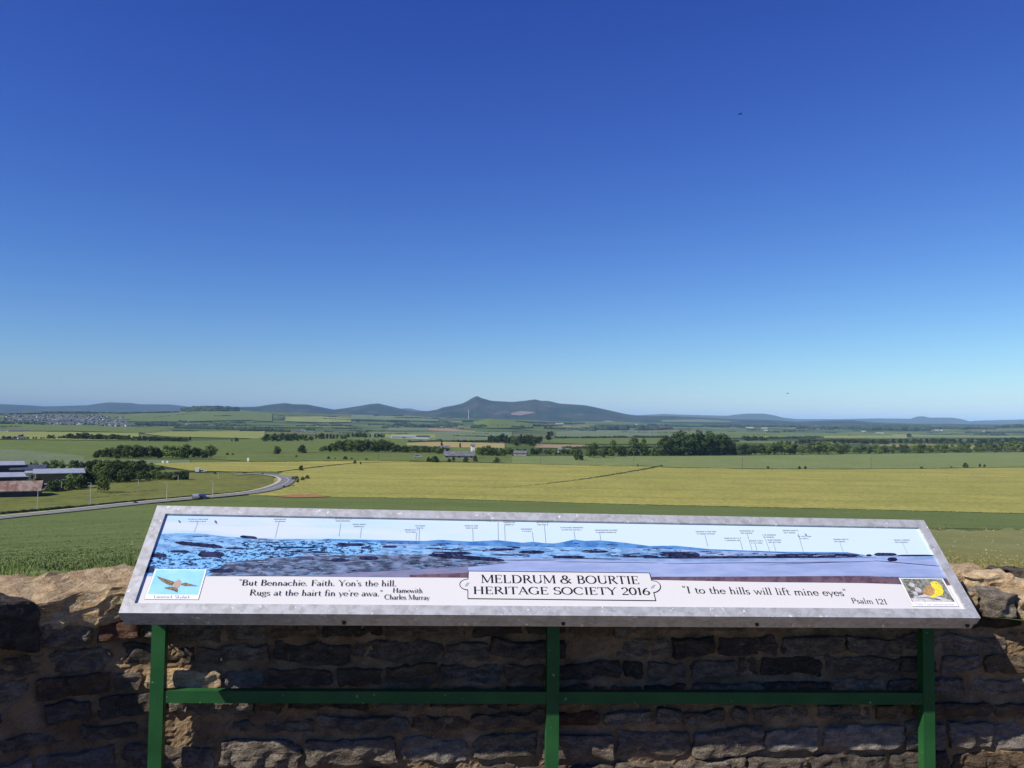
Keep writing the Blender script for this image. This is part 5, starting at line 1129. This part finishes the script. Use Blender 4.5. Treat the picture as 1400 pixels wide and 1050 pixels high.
polyf('bird_print', cp(QL, [(.56, .50), (.66, .44), (.80, .50), (.95, .565), (.80, .565), (.66, .56)][::-1]), 12.6, 'birdbrown', c1)
polyf('bird_print', cp(QL, [(.45, .42), (.52, .34), (.57, .37), (.60, .47), (.58, .60), (.54, .66), (.46, .62)][::-1]), 13.2, 'pink', c1)
polyf('bird_print', cp(QL, [(.45, .58), (.55, .62), (.575, .72), (.57, .78), (.50, .72), (.33, .65), (.29, .62), (.38, .58)][::-1]), 13.8, 'birdbrown', c1)
lettering('Laverock Skylark', lerpq(QL, .16, .965), lerpq(QL, .84, .965), lerpq(QL, .16, .865)[1], c1, 14, 'grey', bold=1.2)
QR = [(1228.6, 790), (1289, 791), (1311, 829), (1248, 828.6)]
c2 = card(QR, 'thicket', 'r', 'card with a yellow bird perched on a frosty branch')
polyf('frost_print', cp(QR, [(.04, .72), (.3, .70), (.6, .78), (.8, .75), (.95, .84), (.06, .84)][::-1]), 12.4, 'frost', c2)
for u, v, r_ in ((.22, .24, .06), (.30, .42, .07), (.20, .55, .05)): polyf('frost_print', cp(QR, [(u + r_ * math.cos(t), v + r_ * 1.4 * math.sin(t)) for t in np.linspace(0, 6.28, 11)[:-1]]), 12.5 + r_ * 3, 'frost', c2)
polyf('branch_print', cp(QR, [(.12, .66), (.4, .58), (.7, .66), (.93, .80), (.93, .84), (.66, .74), (.4, .66), (.12, .71)][::-1]), 13, 'frost', c2)
polyf('bird_print', cp(QR, [(.52, .30), (.66, .24), (.70, .5), (.58, .64), (.40, .60), (.36, .50), (.44, .42)][::-1]), 13.6, 'rufous', c2)
polyf('bird_print', cp(QR, [(.66, .16), (.74, .10), (.83, .12), (.87, .25), (.86, .45), (.78, .60), (.66, .64), (.52, .70), (.48, .66), (.62, .55), (.68, .40), (.65, .26)][::-1]), 14.2, 'yellow', c2)
polyf('eye_print', cp(QR, [(.765, .19), (.785, .17), (.80, .195), (.785, .215)][::-1]), 15, 'black', c2)
lettering('Yella Yite Yellowhammer'.replace('Y', 'Y'), lerpq(QR, .07, .965), lerpq(QR, .93, .965), lerpq(QR, .07, .88)[1], c2, 14, 'grey', bold=.9)
# faint two-line hill captions and their leader lines
CAPS = [(257, 283, 709.5, 270, 714, 265, 728), (374, 391, 709.5, 381, 713, 376, 735), (457, 479, 708.8, 465.5, 715, 463, 733), (482, 499, 716.5, 494, 721, 492, 735), (553, 570, 724, 569.5, 727.5, 568.5, 738), (567.5, 580, 718.5, 573, 722, 572.5, 739), (635, 653, 718.5, 646, 722, 646.5, 739.5), (664, 678, 709, 680.5, 713, 681, 738.5), (688, 703, 714, 689.5, 717.5, 690.3, 739), (712, 727, 723, 727.5, 727, 729, 740), (733, 750, 714, 744, 718, 746, 742), (766, 796, 721, 784.5, 726, 786, 736.5), (813, 843, 724.5, 819.5, 728, 821, 738),
        (951, 978, 726.5, 963.5, 731, 967.5, 747), (990, 1013, 735.5, 1012, 739, 1015, 751), (1011, 1030, 725.5, 1021, 729, 1028, 752), (1025, 1043, 739, 1032, 743, 1034.5, 752), (1042, 1059, 731, 1046, 736, 1052, 753.5), (1049, 1069, 738, 1057, 742, 1060.5, 753), (1070, 1089, 725, 1091, 729, 1098, 754), (1091, 1107, 733, 1090, 731, 1091, 733.5), (1139, 1158, 737, 1148, 741, 1152.5, 754), (1222, 1242, 738, 1234, 742, 1240, 756)]
mk_ = random.Random(3)
for a, b2, y, lx, ly, ex, ey in CAPS:
    V = []; F = []
    for ln in range(2):
        x = a + (ln * 1.5); yy = y + ln * 3.0 + (a - 640) * .0
        while x < b2 - (2 if ln else 0):
            w_ = mk_.uniform(.7, 1.7); p = [pxy(x, yy - .55, 14), pxy(x + w_, yy - .55 + w_ * .017, 14), pxy(x + w_, yy + .55, 14), pxy(x, yy + .55, 14)]; k0 = len(V); V += p; F.append((k0 + 3, k0 + 2, k0 + 1, k0)); x += w_ + mk_.choice([.4, .5, .6, 1.4])
    cap_o = link('hill_caption', mesh('hill_caption', V, F), board, PM['faint'])
    outline('leader_line', [(lx, ly), (ex, ey)], 14.5, 'grey', cap_o, .0009, False)
# dead leaf and droppings on the glass
for x, y, w_ in ((245, 713, 1.4), (294.5, 713.5, 1.7), (1012.5, 716, 1.3), (1101.5, 731, 1.3)):
    polyf('dirt_speck', [(x - w_, y - w_), (x + w_ * .4, y - w_ * 1.2), (x + w_, y + w_), (x - w_ * .3, y + w_ * .8)][::-1], 18, 'scrub', board)

# ------------------------------------------------------------------ green posts and cross rail
def post_at(x, y, wpx):
    """box section post; x is the left edge of its front face at photo row y"""
    v = ray(x, y); off = WOFF - .075
    o = FE + NH * off; t = ((o - np.array([0, 0, 0])) @ NH) / (v @ NH); Pp = v * t; return Pp
posts = []
PW, PD = .037, .030
for x, y in ((206, 900), (748, 900), (1262, 900)):
    Pp = post_at(x, y, 24); s = float((Pp[:2] - FE[:2]) @ UH[:2]); posts.append(s)
BI = board.matrix_world.inverted()
def local(v): q = BI @ Vector(tuple(map(float, v))); return (q.x, q.y, q.z)
OFFP = WOFF - .075
def wpt(s, o, z): return FE + UH * s + NH * o + np.array([0, 0, z])
def under(s, o):     # height of the board's underside above the point
    p = wpt(s, o, 0); q = BO + BN * -.056; return float(q[2] - ((p - q)[:2] @ BN[:2]) / BN[2])
for s in posts:
    m = MB(); V = []
    for a, o in ((s, OFFP), (s + PW, OFFP), (s + PW, OFFP + PD), (s, OFFP + PD)):
        V.append(local(wpt(a, o, 0.0))); V.append(local(wpt(a, o, under(a, o) + .001)))
    m.add(V, [(0, 2, 3, 1), (2, 4, 5, 3), (4, 6, 7, 5), (6, 0, 1, 7)]); m.build('post', MAT['green'], board)
    # foot plate
    m = MB(); V = [local(wpt(a, o, z_)) for a in (s - .04, s + PW + .04) for o in (OFFP - .04, OFFP + PD + .02) for z_ in (.004, .012)]
    m.add(V, [(0, 1, 3, 2), (4, 6, 7, 5), (0, 4, 5, 1), (2, 3, 7, 6), (0, 2, 6, 4), (1, 5, 7, 3)]); m.build('foot_plate', MAT['green'], board)
def z_at(x, y, off):
    v = ray(x, y); o = FE + NH * off; t = (o @ NH) / (v @ NH); return EYE + v[2] * t
for i in range(2):
    s0, s1 = posts[i] + PW, posts[i + 1]
    zt0, zb0, zt1, zb1 = z_at(232, 944.5, OFFP), z_at(232, 961, OFFP), z_at(1262, 948, OFFP), z_at(1262, 964, OFFP)
    f = lambda s, a, b2: a + (b2 - a) * (s - posts[0]) / (posts[2] - posts[0])
    m = MB(); V = []
    for s in (s0, s1):
        for o in (OFFP + .003, OFFP + PD):
            V.append(local(wpt(s, o, f(s, zb0, zb1)))); V.append(local(wpt(s, o, f(s, zt0, zt1))))
    m.add(V, [(0, 1, 3, 2), (4, 6, 7, 5), (0, 4, 5, 1), (2, 3, 7, 6), (0, 2, 6, 4), (1, 5, 7, 3)]); m.build('cross_rail', MAT['green'], board)

# ------------------------------------------------------------------ grass behind the wall
def blade_mat(name, c1, c2):
    m, nt, b = newmat(name); v = coords(nt, (1, 1, 1), 'World'); nt.links.new(mix(nt, noisef(nt, v, 1.6, 5, .75, .38, .62), c1, c2), b.inputs['Base Color']); b.inputs['Roughness'].default_value = .6; return m
MAT['blade'] = blade_mat('grass_blades', (0.11, 0.135, 0.035), (0.30, 0.245, 0.10)); MAT['crop_blade'] = blade_mat('crop_blades', (0.065, 0.098, 0.027), (0.095, 0.13, 0.037))
MAT['straw'] = blade_mat('seed_heads', (0.24, 0.21, 0.10), (0.40, 0.35, 0.20))
def blades(name, n, px, hr, mats, label, cat, sp=.03, fl=0.1, wd=.006):
    V = []; F = []; Mi = []; rg = random.Random(len(name) + n)
    for _ in range(n):
        x, y = px(rg); P, d = plain_at(x, y); P = P + np.array([0, 0, .0006 * d])
        for b_ in range(3):
            h = rg.uniform(*hr); a = rg.uniform(0, 6.28); w_ = wd * rg.uniform(.6, 1.4) * max(1, d / 9); q = P + np.array([rg.uniform(-sp, sp), rg.uniform(-sp, sp), -.01]); l = h * rg.uniform(.1, .6); t = rg.uniform(0, 6.28)
            k0 = len(V); V += [q - np.array([math.cos(a) * w_, math.sin(a) * w_, 0]), q + np.array([math.cos(a) * w_, math.sin(a) * w_, 0]), q + np.array([math.cos(t) * l, math.sin(t) * l, h])]; F.append((k0, k0 + 1, k0 + 2)); Mi.append(0)
        if rg.random() < fl:
            q = P + np.array([0, 0, hr[1] * rg.uniform(.5, 1)]); r_ = .0055 * max(.4, d / 9) * rg.uniform(.5, 1.6); k0 = len(V)
            V += [q + np.array([-r_, 0, 0]), q + np.array([0, -r_, -.3 * r_]), q + np.array([r_, 0, 0]), q + np.array([0, r_, r_])]; F += [(k0, k0 + 1, k0 + 2), (k0, k0 + 2, k0 + 3), (k0, k0 + 1, k0 + 3)]; Mi += [1] * 3
    me = mesh(name, V, F, Mi)
    for m_ in mats: me.materials.append(m_)
    return tag(link(name, me), label, cat, kind='stuff')
def vp(rg):
    x = rg.uniform(1150, 1560); y0 = interp_line(W(1000, 764, 1240, 724, 1400, 726, 1850, 731), x) + 9 * mnoise.noise(Vector((x * .03, 3, 0))) - 3 * rg.random(); return x, y0 + (795 - y0) * rg.random() ** .8
blades('rough_grass', 30000, vp, (.04, .12), [MAT['blade'], MAT['straw']], 'rough flowering grass between the wall and the crop at the right', 'grass', .05, .015)
def vl(rg): x = rg.uniform(-60, 1150); return x, rg.uniform(790, 812)
blades('rough_grass', 2500, vl, (.02, .05), [MAT['blade'], MAT['straw']], 'rough grass in the strip behind the wall at the left', 'grass', .04, .03)
def cpx(rg): x = rg.uniform(-60, 260); return x, rg.uniform(712, 782)
blades('crop_leaves', 9000, cpx, (.012, .035), [MAT['crop_blade'], MAT['straw']], 'young green crop leaves of the near field', 'crop', .06, 0)
MAT['tuft'] = blade_mat('tuft_blades', (0.12, 0.19, 0.035), (0.22, 0.27, 0.07))
def tuft(x0, x1, n, hr, label):
    def f(rg): return rg.gauss((x0 + x1) / 2, (x1 - x0) / 4), rg.uniform(802, 812)
    o = blades('grass_tuft', n, f, hr, [MAT['tuft'], MAT['straw']], label, 'grass', .02, .05, .0035); return o
tuft(-12, 28, 55, (.08, .17), 'tall grass tuft rising behind the wall at the left edge'); tuft(28, 46, 22, (.06, .13), 'thin grass tuft right of the tall one at the left edge'); tuft(168, 182, 28, (.08, .19), 'grass tuft rising beside the top left of the board')

# ------------------------------------------------------------------ birds
MAT['bird'] = plain('dark_feathers', (0.02, 0.02, 0.02), .8)
def bird(x, y, d, s, label, up_):
    v = ray(x, y); v = v / np.linalg.norm(v); P = CAMP + v * d; r_ = empty('bird', P, random.uniform(-.5, .5)); r_.scale = (s, s, s); tag(r_, label, 'bird', 'birds in flight')
    m = MB(); pr = [(-.16, .004), (-.11, .016), (0, .032), (.07, .026), (.10, .02), (.13, .018), (.155, .002)]
    for (a, ra), (b2, rb) in zip(pr, pr[1:]): m.tube((a, 0, 0), (b2, 0, 0), ra, rb, 8, cap=False)
    m.add([(-.15, -.01, 0), (-.15, .01, 0), (-.24, .035, 0), (-.24, -.035, 0), (-.15, 0, .006)], [(0, 1, 2, 3), (0, 3, 4), (1, 4, 2)]); b_ = m.build('body', MAT['bird'], r_, True)
    for sg in (-1, 1):
        m = MB(); z1 = .06 * up_; m.add([(.06, sg * .02, .01), (-.06, sg * .02, .01), (-.05, sg * .14, .01 + z1), (.05, sg * .14, .01 + z1), (-.06, sg * .27, z1 * .6), (.0, sg * .26, z1 * .6), (.0, sg * .02, .02), (0, sg * .14, .02 + z1)], [(0, 1, 2, 3), (3, 2, 4, 5), (0, 6, 7, 3), (6, 1, 2, 7), (3, 7, 5), (7, 2, 4, 5)]); m.build('wing', MAT['bird'], r_)
bird(1012, 156, 95, 1.25, 'small dark bird high in the blue sky', .6); bird(1077, 538, 110, .9, 'small dark bird low over the distant ridge at the right', 1.2)

# ------------------------------------------------------------------ air
hz, nt, b = newmat('haze_air'); nt.nodes.remove(b); pv_ = N(nt, 'ShaderNodeVolumePrincipled')
pv_.inputs['Color'].default_value = (0.40, 0.66, 1.0, 1); pv_.inputs['Density'].default_value = 3.5e-5; pv_.inputs['Anisotropy'].default_value = -0.35
nt.links.new(pv_.outputs[0], nt.nodes['Material Output'].inputs['Volume'])
m = MB(); zlo = plain_z(60000) - 2; m.box((-61000, -61000, zlo), (61000, 61000, 620)); tag(m.build('haze', hz), 'thin blue summer haze over the plain', 'haze', kind='stuff')
